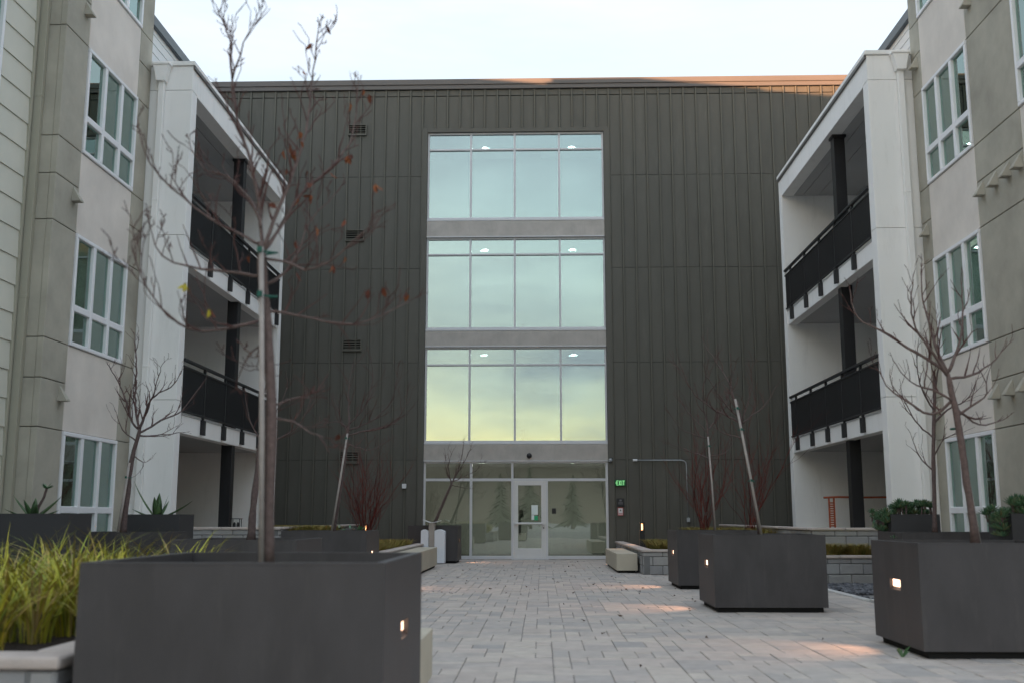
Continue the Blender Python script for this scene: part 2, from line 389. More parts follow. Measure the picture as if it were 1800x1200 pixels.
# ground floor shop front
z1, zt, t = 2.70, 2.20, .035; d0, d1 = GY-.07, GY+.05
DX0, DX1 = -.80, .13
f = MB(); f.box(WX0, DX0-.05, d0, d1, 0, .09); f.box(DX1+.05, WX1, d0, d1, 0, .09); f.box(WX0, WX1, d0, d1, z1-.045, z1)
for x, w_ in ((WX0+.03, .03), (-1.985, .035), (DX0-.02, .032), (WX1-.03, .035)): f.box(x-w_, x+w_, d0+.001, d1, .09 if abs(x-DX0) > .1 else 0, z1-.045)
f.box(DX1-.01, DX1+.05, d0+.001, d1, 0, zt-.04)
for a, b in ((WX0+.06, -2.02), (-1.95, DX0-.052), (DX0+.012, WX1-.065)): f.box(a, b, d0+.004, d1, zt-.045, zt+.03)
w = build(f, 'shop_front', M['aluminium'], rear, bevel=.005, segs=1)
for a, b, c0, c1 in ((WX0+.05,-2.01,.08,zt-.03),(-1.96,DX0-.04,.08,zt-.03),(DX1+.04,WX1-.05,.08,zt-.03),(WX0+.05,-2.01,zt+.02,z1-.04),(-1.96,DX0-.04,zt+.02,z1-.04),(DX0,WX1-.05,zt+.02,z1-.04)):
    p = MB(); p.box(a, b, GY-.004, GY+.004, c0, c1); build(p, 'pane', M['glass_ground'], w)
# door
a, b = DX0+.016, DX1-.014
f = MB(); f.box(a, a+.125, d0-.012, d1-.03, .02, zt-.055); f.box(b-.125, b, d0-.012, d1-.03, .02, zt-.055)
f.box(a+.125, b-.125, d0-.01, d1-.03, .02, .30); f.box(a+.125, b-.125, d0-.01, d1-.03, zt-.16, zt-.055)
dr = build(f, 'door', M['door_alum'], rear, bevel=.006)
p = MB(); p.box(a+.12, b-.12, GY-.034, GY-.026, .295, zt-.155); build(p, 'pane', M['glass_ground'], dr)
p = MB(); p.cyl((a+.06, d0-.09, .98), (b-.04, d0-.09, .98), .028, 14); p.box(a+.03, a+.09, d0-.10, d0-.012, .945, 1.015); p.box(b-.09, b-.03, d0-.115, d0-.012, .935, 1.025)
build(p, 'push_bar', M['door_alum'], dr, bevel=.004, segs=1)
p = MB(); p.cyl((b-.06, d0-.04, .86), (b-.06, d0-.012, .86), .02, 12); build(p, 'lock_cylinder', M['black_metal'], dr)
p = MB(); p.box(a+.15, a+.20, GY+.0, GY+.05, .66, 1.22); p.box(a+.15, a+.27, GY+.0, GY+.03, 1.14, 1.36); build(p, 'inside_handle', M['black_metal'], dr, bevel=.004, segs=1)
p = MB(); p.box(a+.50, a+.68, GY-.046, GY-.036, 1.22, 1.49); build(p, 'notice', M['paper'], dr)
p = MB(); p.box(a+.58, a+.68, GY-.046, GY-.037, 1.07, 1.19); build(p, 'green_notice', M['green_sticker'], dr)
p = MB(); p.box(a+.50, a+.575, GY-.046, GY-.037, 1.08, 1.21); build(p, 'notice', M['paper'], dr)
p = MB(); p.box(DX0-.04, DX1+.06, 29.93, 30.08, -.004, .018); build(p, 'threshold', M['aluminium'], rear)
# rooms behind the glass
for li, (fl, ce) in enumerate(((9.69, 12.5), (6.44, 9.24), (3.19, 6.0), (.0, 2.76))):
    wall_m = M['room_white'] if li < 3 else M['room_grey']
    q = MB(); by = 32.6 if li < 3 else 34.5
    q.box(-4.2, 3.0, by, by+.1, fl, ce); q.box(-4.3, -4.2, 30.31, by+.1, fl, ce); q.box(3.0, 3.1, 30.31, by+.1, fl, ce)
    if li < 3: q.box(-.75, .02, by-.45, by-.001, fl, ce)
    build(q, 'room_wall', wall_m, rear)
    q = MB(); q.box(-4.3, 3.1, 30.31, by+.1, ce+.001, ce+.12); build(q, 'ceiling', M['room_white'], rear)
    q = MB(); q.box(-4.3, 3.1, 30.31, by+.1, fl-.12, fl-.001); build(q, 'floor_slab', M['room_floor'], rear)
    nm = ('top', 'second highest', 'lower middle', 'ground')[li]
    for k, x in enumerate((-1.7, .98)):
        side = ('left', 'right')[k]
        o = root('ceiling_light', (x, 31.45 if li < 3 else 31.15, ce), 'round ceiling light glowing behind %s floor glass, %s of its pair' % (nm, side), 'ceiling light', 'ceiling lights behind the tall window column')
        q = MB(); y = 31.45 if li < 3 else 31.15
        q.cyl((x, y, ce-.035), (x, y, ce-.001), .095, 20); build(q, 'housing', M['frame_white'], o)
        q = MB(); q.cyl((x, y, ce-.045), (x, y, ce-.036), .075, 20); build(q, 'diffuser', M['lamp_ceiling'], o)
        ld = bpy.data.lights.new('ceiling_lamp', 'AREA'); ld.shape = 'DISK'; ld.size = .25; ld.energy = 3.2 if li < 3 else 15.0; ld.color = (1, .95, .9)
        lo = bpy.data.objects.new('ceiling_lamp', ld); col.objects.link(lo); lo.parent = o; lo.location = (0, 0, -.06)
for li, fl in ((0, 9.69), (1, 6.44), (2, 3.19)):
    nm = ('top', 'second highest', 'lower middle')[li]
    by = 32.15
    o = root('extinguisher_cabinet', (-.55, by, fl), 'pale wall cabinet with an extinguisher seen through the %s floor glass' % nm, 'extinguisher cabinet', 'extinguisher cabinets in the stair lobby')
    q = MB(); q.box(-.74, -.37, by-.09, by-.001, fl+.10, fl+.92); build(q, 'cabinet', M['room_grey'], o, bevel=.01)
    q = MB(); q.cyl((-.55, by-.14, fl+.18), (-.55, by-.14, fl+.46), .055, 14); q.cyl((-.55, by-.14, fl+.46), (-.55, by-.14, fl+.54), .02, 8); q.box(-.62, -.49, by-.16, by-.12, fl+.53, fl+.57)
    build(q, 'extinguisher', M['extinguisher'], o)
# louvre vents
for z in (12.52, 9.28, 6.03, 2.82):
    q = MB(); x0, x1 = -5.72, -5.16; y0, y1 = 29.925, 29.99; h = .17
    q.box(x0, x1, y0, y1, z+h-.025, z+h); q.box(x0, x1, y0, y1, z-h, z-h+.04); q.box(x0, x0+.03, y0, y1, z-h+.04, z+h-.025); q.box(x1-.03, x1, y0, y1, z-h+.04, z+h-.025)
    v = build(q, 'louvre_vent', M['metal_batten'], rear)
    q = MB(); q.box(x0+.03, x1-.03, 29.97, 29.996, z-h+.04, z+h-.025); build(q, 'vent_opening', M['planter_base'], v)
    for k in range(4):
        zz = z-h+.055+k*.067
        q = MB(); q.prism([(y0+.002, zz), (y0+.008, zz-.004), (y1-.02, zz+.028), (y1-.02, zz+.034)], x0+.031, x1-.031, 'x'); build(q, 'slat', M['metal_batten'], v)
# things on the wall
Yw = 29.96
o = root('exit_sign', (2.2, Yw, 2.1), 'green EXIT sign with pale green letters and a left arrow beside the entrance', 'exit sign')
q = MB(); q.box(2.05, 2.36, 29.925, 29.962, 2.01, 2.19); build(q, 'sign_board', M['sign_green'], o, bevel=.006)
q = MB(); ly0, ly1 = 29.918, 29.9245; zb, zt_ = 2.035, 2.165
def bar(x0, x1, z0, z1): q.box(x0, x1, ly0, ly1, z0, z1)
def diag(xa, xb, w): q.prism([(xa, zb), (xa+w, zb), (xb+w, zt_), (xb, zt_)], ly0, ly1, 'y')
q.prism([(2.065, 2.10), (2.092, 2.082), (2.092, 2.118)], ly0, ly1, 'y')
bar(2.100, 2.116, zb, zt_); 
for zz in (zb, 2.0915, zt_-.017): bar(2.1162, 2.148, zz, zz+.017)
build(q, 'letters', M['exit_glow'], o)
q = MB(); diag(2.160, 2.208, .018); build(q, 'letters', M['exit_glow'], o)
q = MB(); ly0 -= .001; diag(2.208, 2.160, .018); build(q, 'letters', M['exit_glow'], o)
q = MB(); bar(2.241, 2.257, zb, zt_); bar(2.270, 2.330, zt_-.017, zt_); bar(2.292, 2.308, zb, zt_-.0172); build(q, 'letters', M['exit_glow'], o)
o = root('room_sign', (2.2, Yw, 1.56), 'small black square sign between the EXIT sign and the red and white notice', 'sign')
q = MB(); q.box(2.10, 2.31, 29.94, 29.962, 1.45, 1.67); build(q, 'sign_board', M['sign_black'], o, bevel=.004)
q = MB(); q.box(2.175, 2.235, 29.935, 29.9395, 1.59, 1.64); q.box(2.145, 2.265, 29.935, 29.9395, 1.545, 1.565); q.box(2.14, 2.27, 29.935, 29.9395, 1.51, 1.53); build(q, 'lettering', M['sign_text_grey'], o)
o = root('warning_notice', (2.2, Yw, 1.3), 'small white notice with a red border and black triangle by the entrance', 'notice')
q = MB(); q.box(2.125, 2.275, 29.945, 29.962, 1.20, 1.42); build(q, 'sign_board', M['sign_white'], o)
q = MB(); 
for x0, x1, z0, z1_ in ((2.125,2.275,1.405,1.42),(2.125,2.275,1.20,1.215),(2.125,2.138,1.2152,1.4048),(2.262,2.275,1.2152,1.4048),(2.145,2.255,1.235,1.245),(2.145,2.255,1.255,1.265)): q.box(x0, x1, 29.941, 29.9448, z0, z1_)
build(q, 'red_border', M['sign_red'], o)
q = MB(); q.prism([(2.175, 1.325), (2.225, 1.325), (2.2, 1.37)], 29.941, 29.9448, 'y'); build(q, 'triangle', M['sign_black'], o)
o = root('wall_conduit', (2.61, Yw, 1.0), 'thin grey metal conduit that runs right along the wall and bends down to a box', 'conduit')
pts = [(2.68,29.93,2.73),(3.90,29.93,2.73),(3.99,29.93,2.715),(4.045,29.93,2.67),(4.06,29.93,2.58),(4.07,29.93,1.12)]
q = MB(); q.tube(pts, .015, 8); build(q, 'pipe', M['conduit'], o, smooth=True)
q = MB(); q.cyl((2.57,29.93,2.73),(2.69,29.93,2.73),.032,12); build(q, 'end_fitting', M['plastic_white'], o)
q = MB(); q.box(4.03,4.12,29.90,29.96,1.02,1.14); build(q, 'junction_box', M['conduit'], o, bevel=.008)
o = root('wall_fitting', (1.93, 29.9, 2.73), 'small grey round fitting at the top right corner of the entrance glazing', 'wall light')  # round housing on a bracket, without a lamp
q = MB(); q.tube([(1.96,29.95,2.76),(1.94,29.90,2.73),(1.93,29.86,2.71)], [.03,.055,.045], 12); build(q, 'housing', M['conduit'], o, smooth=True)
q = MB(); q.box(1.93,2.0,29.93,29.955,2.70,2.80); build(q, 'bracket', M['black_metal'], o)
o = root('dome_camera', (-.34, 29.98, 2.86), 'small black dome fixed to the concrete band above the door', 'camera')
q = MB(); q.tube([(-.34,29.984,2.86),(-.34,29.95,2.86),(-.34,29.92,2.86),(-.34,29.905,2.86)], [.075,.075,.05,.012], 16); build(q, 'dome', M['black_metal'], o, smooth=True)
o = root('wall_box', (-3.85, Yw, 2.02), 'small white box on the dark wall left of the entrance', 'wall box')
q = MB(); q.box(-3.92,-3.80,29.90,29.962,1.95,2.08); build(q, 'cover', M['plastic_white'], o, bevel=.01)
q = MB(); q.box(-3.91,-3.81,29.92,29.955,1.925,1.9495); build(q, 'sensor', M['black_metal'], o)
o = root('card_reader', (.33, 30.02, 1.32), 'small black card reader on the glass right of the door', 'card reader')
q = MB(); q.box(.29,.41,30.055,30.094,1.25,1.40); build(q, 'reader', M['black_metal'], o, bevel=.006)

# ------------------------------------------------------------------ flanking apartment buildings
def facade_window(par, X, s, y0, y1, z0, z1, near_high, blinds, bar_z=.62):
    # s=+1: wall faces +X.   frame, panes, blinds and the room behind
    fo = .03*s; fi = -.07*s; t = .065
    f = MB()
    f.box(X+fi, X+fo, y0, y1, z0, z0+t); f.box(X+fi, X+fo, y0, y1, z1-t, z1)
    f.box(X+fi, X+fo-.001*s, y0, y0+t, z0+t, z1-t); f.box(X+fi, X+fo-.001*s, y1-t, y1, z0+t, z1-t)
    w = (y1-y0)/3; ys = [y0, y0+w, y0+2*w, y1]
    for y in ys[1:3]: f.box(X+fi, X+fo-.002*s, y-.05, y+.05, z0+t, z1-t)
    zb = z0 + bar_z
    for i in range(3):
        a = ys[i]+(t if i == 0 else .05); b = ys[i+1]-(t if i == 2 else .05)
        f.box(X+fi, X+fo-.004*s, a, b, zb-.055, zb+.055)
    win = build(f, 'window', M['frame_white'], par, bevel=.008, segs=1)
    for i in range(3):
        for c0, c1 in ((z0+t, zb-.055), (zb+.055, z1-t)):
            # sash inside each light
            a = ys[i]+(t if i == 0 else .05); b = ys[i+1]-(t if i == 2 else .05)
            p = MB(); p.box(X-.035*s, X-.028*s, a-.005, b+.005, c0-.005, c1+.005); build(p, 'pane', M['glass_apartment'], win)
        if blinds[i]:
            p = MB(); a, b = ys[i]+.03, ys[i+1]-.03; z = z1-.08
            lo = z0+.05 if blinds[i] == 1 else z0+(z1-z0)*blinds[i]
            while z > lo: p.quad((X-.10*s, a, z), (X-.10*s, b, z), (X-.135*s, b, z-.052), (X-.135*s, a, z-.052)); z -= .05
            build(p, 'blind', M['blind'], win, fix=False, kind='stuff')
    q = MB(); D = X-1.8*s; e = .02
    q.quad((D,y0-.4,z0-.3),(D,y1+.4,z0-.3),(D,y1+.4,z1+.2),(D,y0-.4,z1+.2))
    q.quad((X-.101*s,y0-.4,z0-.3),(D,y0-.4,z0-.3),(D,y0-.4,z1+.2),(X-.101*s,y0-.4,z1+.2)); q.quad((X-.101*s,y1+.4,z0-.3),(D,y1+.4,z0-.3),(D,y1+.4,z1+.2),(X-.101*s,y1+.4,z1+.2))
    q.quad((X-.101*s,y0-.4,z0-.3),(D,y0-.4,z0-.3),(D,y1+.4,z0-.3),(X-.101*s,y1+.4,z0-.3)); q.quad((X-.101*s,y0-.4,z1+.2),(D,y0-.4,z1+.2),(D,y1+.4,z1+.2),(X-.101*s,y1+.4,z1+.2))
    build(q, 'room', M['apartment_inside'], win, fix=False)
    return win
def spanel(par, X, s, y0, y1, z0, z1, m):
    q = MB(); g = .006
    q.box(X-.1*s, X, y0+g, y1-g, z0+g, z1-g); return build(q, 'stucco_panel', m, par, bevel=.008, segs=1)
def hood(par, X, s, y, z, m, mesh_cache={}):
    key = (s, m.name)
    if key not in mesh_cache:
        q = MB(); n = 0; w = .12
        w = .075; q.v = [(0,-w,0),(0,w,0),(0,w*.5,.24),(0,-w*.5,.24),(.14*s,-w,0),(.14*s,w,0),(.14*s,-w,.02),(.14*s,w,.02)]
        q.f = [(0,1,5,4),(4,5,7,6),(6,7,2,3),(0,4,6,3),(1,2,7,5),(0,3,2,1)]
        me = q.mesh('vent_hood'); me.materials.append(m); mesh_cache[key] = me
    inst('vent_hood', mesh_cache[key], (X+.001*s, y, z), par)
wt = [2.5+3.23*k for k in range(5)]; wb = [.64+3.23*k for k in range(5)]
def facade(par, X, s, strips, ytop=14.9):
    # strips: list of (y0, y1, kind) kind 'olive' or 'win' + blinds
    for st in strips:
        y0, y1, kind = st[:3]
        if kind == 'olive':
            zc = [0]
            for k in range(4): zc += [wb[k]+0.0, wt[k]] if k == 0 else [wb[k]-.62, wb[k], wt[k]]
            zc = sorted(set(round(z, 3) for z in zc)) + [ytop]
            for z0, z1 in zip(zc[:-1], zc[1:]): spanel(par, X, s, y0, y1, z0, z1, M['stucco_olive'])
        else:
            spanel(par, X, s, y0, y1, 0, wb[0], M['stucco_tan'])
            for k in range(4):
                facade_window(par, X, s, y0+.012, y1-.012, wb[k]+.006, wt[k]-.006, 0, st[3][k])
                spanel(par, X, s, y0, y1, wt[k], wb[k+1] if k < 3 else ytop, M['stucco_tan'])
def shell(par, X, s, ynear, yend, xmain):
    q = MB()
    q.box(X-.101*s, xmain, yend-.1, yend, 0, 14.9)              # end face
    q.box(X, xmain, ynear, yend, 14.9, 15.0)                   # roof of the projecting block
    q.box(xmain, xmain-.2*s, ynear, yend, 0, 14.9)
    build(q, 'wall', M['stucco_olive'], par)
    q = MB()
    q.box(xmain-.001*s, xmain-.2*s, yend, 29.9, 0, 9.9)
    q.box(xmain-.2*s, xmain-12*s, ynear, 40, 13.9, 14.0)       # main roof
    q.box(xmain-1.85*s, xmain-12*s, ynear, 45, 14.0, 15.0)     # unseen raised block, added to keep low sun off the rear wall
    q.box(xmain-11.9*s, xmain-12*s, ynear, 40, 0, 13.9)
    build(q, 'main_wall', M['siding_white'], par)
    # white lap siding above the balcony roof
    z = 9.9
    bm = MB(); L_ = 29.9-yend
    bm.prism([(0, 0), (.022*s, 0), (.008*s, .245), (0, .245)], 0, L_, 'y'); me = bm.mesh('siding_board'); me.materials.append(M['siding_white'])
    while z < 13.75: inst('siding_board', me, (xmain, yend, z), par); z += .25
    q = MB(); q.box(xmain-.2*s, xmain+.12*s, yend, 29.88, 13.80, 14.06); build(q, 'roof_fascia', M['fascia_blue'], par, bevel=.01)
XL, XR = -7.60, 7.08
left = root('apartment_building', (-9, 15, 0), 'left apartment building, stucco in olive and tan beside sage lap siding', 'building', 'apartment buildings flanking the courtyard')
facade(left, XL, 1, [(15.75, 16.60, 'olive'), (16.60, 18.77, 'win', [(0,1,1),(.35,1,1),(0,1,1),(0,1,1)]), (18.77, 19.38, 'olive')])
shell(left, XL, 1, 15.75, 19.39, -10.15)
# pier front face with its joints
zc = [0, .64, 2.5]
for k in range(1, 4): zc += [wb[k]-.62, wb[k], wt[k]]
zc += [14.9]
for z0, z1 in zip(zc[:-1], zc[1:]):
    q = MB(); q.box(-8.25, XL-.102, 15.765, 15.85, z0+.006, z1-.006); build(q, 'stucco_panel', M['stucco_olive'], left, bevel=.006, segs=1)
for z in (2.95, 6.20, 9.43): hood(left, XL, 1, 16.42, z, M['stucco_olive'])
# sage lap siding nearer the camera
z = -.1; q = MB(); q.prism([(0, 0), (.03, 0), (.012, .425), (0, .425)], 13.0, 15.58, 'y'); meb = q.mesh('siding_board'); meb.materials.append(M['siding_sage'])
q = MB(); q.prism([(0, 0), (.03, 0), (.012, .425), (0, .425)], 14.68, 15.58, 'y'); mes = q.mesh('siding_board'); mes.materials.append(M['siding_sage'])
q = MB(); q.prism([(0, 0), (.03, 0), (.012, .425), (0, .425)], -3, 12.5, 'y'); mel = q.mesh('siding_board'); mel.materials.append(M['siding_sage'])
while z < 14.8:
    inst('siding_board', mel, (-8.04, 0, z), left)
    win = any(wb[k]-.1 < z+.2 < wt[k]+.1 for k in range(4))
    inst('siding_board', mes if win else meb, (-8.04, 0, z), left); z += .43
q = MB(); q.box(-8.045, -8.14, -3, 12.5, 0, 14.9); q.box(-8.045, -8.14, 14.66, 15.6, 0, 14.9)
for k in range(5): q.box(-8.045, -8.14, 12.5, 14.66, (wt[k-1]+.02 if k else 0), (wb[k]-.02 if k < 4 else 14.9))
q.box(-8.14, -25, -3, 15.7, 14.9, 15.0); q.box(-8.141, -25, -3, -2.9, 0, 14.9); q.box(-12.5, -13.5, -3, 6.0, 15.0, 16.5); q.box(-24.9, -25, -2.9, 45, 0, 14.9); build(q, 'wall', M['siding_sage'], left)  # includes a narrow unseen roof block, added to shade the right building's fascia
for k in range(4):
    facade_window(left, -8.02, 1, 12.52, 14.64, wb[k]-.01, wt[k]+.01, 0, (0, 0, 0))
q = MB(); q.box(-8.09, -7.985, 15.58, 15.64, 0, 14.9); build(q, 'corner_trim', M['trim_sage'], left, bevel=.006, segs=1)
q = MB(); q.box(-8.12, -8.05, 15.6402, 15.76, 0, 14.9); build(q, 'recess_trim', M['trim_sage'], left)
q = MB(); q.box(-8.0, -7.875, 15.66, 15.76, 0, 14.9)
for z in (4.45, 7.7, 10.95): q.box(-8.006, -7.869, 15.655, 15.762, z, z+.05)
build(q, 'downspout', M['trim_sage'], left, bevel=.006, segs=1)

right = root('apartment_building', (9, 15, 0), 'right apartment building, olive and tan stucco with four vent hoods per storey', 'building', 'apartment buildings flanking the courtyard')
facade(right, XR, -1, [(8.0, 12.9, 'olive'), (12.9, 15.05, 'win', [(0,1,1)]*4), (15.05, 16.72, 'olive'), (16.72, 18.76, 'win', [(0,1,1),(.2,1,1),(.45,1,1),(0,1,1)]), (18.76, 19.24, 'olive')])
shell(right, XR, -1, 8, 19.25, 9.6)
q = MB(); q.box(XR+.101, 21, 8.0, 8.1, 0, 14.9); build(q, 'wall', M['stucco_olive'], right)
for z in (2.95, 6.20, 9.43):
    for y in (16.50, 16.0, 15.55, 15.15): hood(right, XR, -1, y, z, M['stucco_olive'])
    hood(right, XR, -1, 18.95, z, M['stucco_olive'])
# lit lamp behind the first floor window on the right
o = root('ceiling_light', (7.9, 17.05, 5.60), 'small ring light glowing inside the right first floor apartment window', 'ceiling light')
q = MB(); q.tube([(7.9+.16*math.cos(R(a)), 17.05+.16*math.sin(R(a)), 5.50) for a in range(0, 361, 30)], .018, 6); build(q, 'ring', M['lamp_ceiling'], o)
q = MB(); q.cyl((7.9,17.05,5.52),(7.9,17.05,5.60),.05,10); build(q, 'mount', M['frame_white'], o)

# ------------------------------------------------------------------ balcony towers
def tower(par_label, s, X, xo, xb, y0, y1, y2, y3, col_xy, posts, side):
    # s=+1 left tower (opens towards +X). X inner plane, xo outer edge of the front wall, xb back wall, y0..y1 front wall, y2..y3 far wall
    t = root('balcony_tower', ((X+xb)/2, (y0+y3)/2, 0), par_label, 'balcony tower', 'white balcony towers either side of the courtyard')
    top, so = 9.93, 9.33
    q = MB()
    cuts = [0, 3.3, 6.45, 9.36, 9.86]
    for a, b in zip(cuts[:-1], cuts[1:]):
        q2 = MB(); q2.box(X, xb, y0, y1, a+.004, b-.004); build(q2, 'front_wall', M['stucco_white'], t, bevel=.006, segs=1)
    q2 = MB(); q2.box(X, xb, y2, y3, 0, 9.86); build(q2, 'far_wall', M['stucco_cream'] if False else M['stucco_white'], t, bevel=.006, segs=1)
    q2 = MB(); q2.box(X, X-.30*s, y1, y2, so, 9.86); build(q2, 'top_beam', M['stucco_white'], t, bevel=.006, segs=1)
    q2 = MB(); q2.box(X+.035*s, xb, y0-.035, y3+.035, 9.865, 9.95); build(q2, 'roof_coping', M['stucco_white'], t, bevel=.01)
    q2 = MB(); q2.box(X+.04*s, X+.001*s, y0, y3, 9.80, 9.862); build(q2, 'roof_drip', M['coping'], t)
    # soffit boards of the roof
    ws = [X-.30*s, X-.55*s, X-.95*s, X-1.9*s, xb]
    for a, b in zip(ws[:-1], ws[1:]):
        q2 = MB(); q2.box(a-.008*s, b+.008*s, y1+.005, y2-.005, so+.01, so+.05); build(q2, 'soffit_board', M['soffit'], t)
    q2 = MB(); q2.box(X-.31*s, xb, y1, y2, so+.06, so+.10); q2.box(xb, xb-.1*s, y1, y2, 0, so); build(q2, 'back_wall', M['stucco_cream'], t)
    for zt in (3.06, 6.29):
        q2 = MB(); q2.box(X-.03*s, X-.25*s, y1+.002, y2-.002, zt-.34, zt); sl = build(q2, 'balcony_slab', M['stucco_white'], t, bevel=.006, segs=1)
        q2 = MB(); q2.box(X-.02*s, X-.26*s, y1+.003, y2-.003, zt+.002, zt+.03); build(q2, 'slab_edge', M['aluminium'], sl)
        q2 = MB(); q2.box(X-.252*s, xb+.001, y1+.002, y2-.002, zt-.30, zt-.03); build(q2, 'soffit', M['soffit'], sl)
        q2 = MB(); q2.box(xb+1.45*s, xb+1.05*s, y1+2.0, y1+2.35, zt-.315, zt-.302); build(q2, 'soffit_vent', M['black_metal'], sl)
    cx, cy = col_xy
    q2 = MB(); q2.box(cx-.12, cx+.12, cy-.12, cy+.12, 0, so-.001); q2.box(cx-.15, cx+.15, cy-.15, cy+.15, so-.06, so-.001); build(q2, 'column', M['black_metal'], t, bevel=.008)
    for zt in (3.06, 6.29):
        q2 = MB(); zr = zt+1.05; xr_ = X+.0*s
        q2.box(xr_-.035, xr_+.035, y1+.01, y2-.01, zr-.03, zr+.02); q2.box(xr_-.02, xr_+.02, y1+.01, y2-.01, zr-.15, zr-.115); q2.box(xr_-.02, xr_+.02, y1+.01, y2-.01, zt+.05, zt+.085)
        rl = build(q2, 'railing', M['rail_metal'], t, bevel=.004, segs=1)
        q2 = MB(); y = y1+.03
        while y < y2-.03: q2.box(xr_-.009, xr_+.009, y, y+.013, zt+.086, zr-.151); y += .045
        build(q2, 'pickets', M['rail_metal'], rl, fix=False, kind='stuff')
        for y in posts:
            q2 = MB(); q2.box(X-.024, X+.024, y-.024, y+.024, zt-.02, zr-.031); q2.box(X+.01*s, X-.028*s, y-.055, y+.055, zt-.29, zt-.0); q2.box(X+.045*s, X-.028*s, y-.05, y+.05, zt-.31, zt-.03) if False else None
            q2.box(X+.012*s, X+.055*s, y-.05, y+.05, zt-.30, zt-.01)
            build(q2, 'post', M['rail_metal'], rl)
    # rain head and downspout on the front wall
    a = xo; c_ = a+.20*s
    q2 = MB(); n = 0
    yy = y0-.012
    q2.prism([(c_-.16, 9.82), (c_+.16, 9.82), (c_+.13, 9.72), (c_+.085, 9.50), (c_-.085, 9.50), (c_-.13, 9.72)], yy-.17, yy, 'y')
    q2.box(c_-.175, c_+.175, yy-.19, yy, 9.822, 9.86); build(q2, 'rain_head', M['stucco_white'], t, bevel=.008)
    q2 = MB(); q2.box(c_-.055, c_+.055, yy-.10, yy, 0, 9.499)
    for z in (3.9, 7.1): q2.box(c_-.062, c_+.062, yy-.107, yy, z, z+.04)
    build(q2, 'downspout', M['stucco_white'], t, bevel=.006, segs=1)
    return t
tower('left white balcony tower, partly behind the bare tree in the big planter', 1, -6.78, -7.56, -10.12, 19.40, 19.70, 26.7, 27.0, (-6.97, 23.45), [21.0, 22.4, 23.8, 25.2, 26.5], 'left')
tower('right white balcony tower with a rusty orange frame on its ground floor', -1, 6.25, 7.05, 9.57, 19.27, 19.57, 26.6, 26.9, (6.49, 22.25), [20.7, 21.98, 23.25, 24.57, 26.0], 'right')

# ------------------------------------------------------------------ steel planters
def planter(label, x0, x1, y0, y1, h=.92, light=None, m='planter', wall=.05, lamp_e=2.2):
    o = root('planter', ((x0+x1)/2, (y0+y1)/2, 0), label, 'planter', 'charcoal steel planters in the courtyard')
    zb = .06; t = .012
    q = MB()
    # outer skin, with an opening for the step light on one side
    faces = {'f': None}
    q.box(x0, x1, y0, y0+t, zb, h-.001); q.box(x0, x1, y1-t, y1, zb, h-.001)
    for sx, key in ((x0, -1), (x1, 1)):
        a, b = (sx, sx+t) if key == -1 else (sx-t, sx)
        if light == key:
            yc = (y0+y1)/2; l0, l1, z0, z1 = yc-.14, yc+.14, .515, .605
            q.box(a, b, y0+t, l0, zb, h-.001); q.box(a, b, l1, y1-t, zb, h-.001); q.box(a, b, l0, l1, zb, z0); q.box(a, b, l0, l1, z1, h-.001)
        else: q.box(a, b, y0+t, y1-t, zb, h-.001)
    w = wall  # folded rim
    q.box(x0-.0, x1, y0, y0+w, h, h+.012); q.box(x0, x1, y1-w, y1, h, h+.012); q.box(x0, x0+w, y0+w, y1-w, h, h+.012); q.box(x1-w, x1, y0+w, y1-w, h, h+.012)
    q.box(x0+w-.01, x0+w, y0+w, y1-w, h-.14, h); q.box(x1-w, x1-w+.01, y0+w, y1-w, h-.14, h); q.box(x0+w, x1-w, y0+w-.01, y0+w, h-.14, h); q.box(x0+w, x1-w, y1-w, y1-w+.01, h-.14, h)
    build(q, 'shell', M[m], o)
    q = MB(); q.box(x0+.05, x1-.05, y0+.05, y1-.05, 0, zb+.02); build(q, 'plinth', M['planter_base'], o)
    # soil, slightly uneven
    q = MB(); n = 12; r = random.Random(int(abs(x0*100)+y0*10)); hts = [[h-.075+r.uniform(-.012,.02) for _ in range(n+1)] for _ in range(n+1)]
    for i in range(n):
        for j in range(n):
            def P(i, j): return (x0+.02+(x1-x0-.04)*i/n, y0+.02+(y1-y0-.04)*j/n, hts[i][j])
            q.quad(P(i,j), P(i+1,j), P(i+1,j+1), P(i,j+1))
    build(q, 'soil', M['soil'], o, fix=False, smooth=True)
    if light:
        s = light; X = x1 if s == 1 else x0
        q = MB(); a = X-t*s; b = X-.038*s
        q.box(b, b-.004*s, l0-.002, l1+.002, z0-.002, z1+.002); q.box(a, b, l0-.006, l0-.001, z0, z1); q.box(a, b, l1+.001, l1+.006, z0, z1); q.box(a, b, l0, l1, z1+.001, z1+.006)
        q.prism([(X-.004*s, z0-.004), (b, z0-.004), (b, z0+.022)] , l0, l1, 'y')
        lt = build(q, 'step_light', M['planter'], o)
        q = MB(); q.box(b+.001*s, b+.012*s, l0+.005, l1-.005, z0+.024, z1-.001); build(q, 'lens', M['lamp_warm'], lt, bevel=.003, segs=1)
        ld = bpy.data.lights.new('step_lamp', 'SPOT'); ld.energy = lamp_e*2.2; ld.color = (1, .52, .30); ld.spot_size = R(95); ld.spot_blend = .7; ld.shadow_soft_size = .03
        lo = bpy.data.objects.new('step_lamp', ld); col.objects.link(lo); lo.parent = o
        lo.location = Vector((X+.03*s, yc, .545)) - ORG[o.name]
        lo.rotation_euler = Vector((s*1.0, 0, -.62)).to_track_quat('-Z', 'Y').to_euler()
    return o
planter('large charcoal planter in the left foreground holding the biggest bare tree', -2.17, -.73, 5.02, 6.55, light=1)
planter('nearest charcoal planter on the right, with lit step light, cut by the picture edge', 3.12, 4.50, 9.03, 10.30, light=-1)
planter('charcoal planter on the right standing between two others, with a leaning staked tree', 2.11, 3.48, 13.30, 14.60, light=-1)
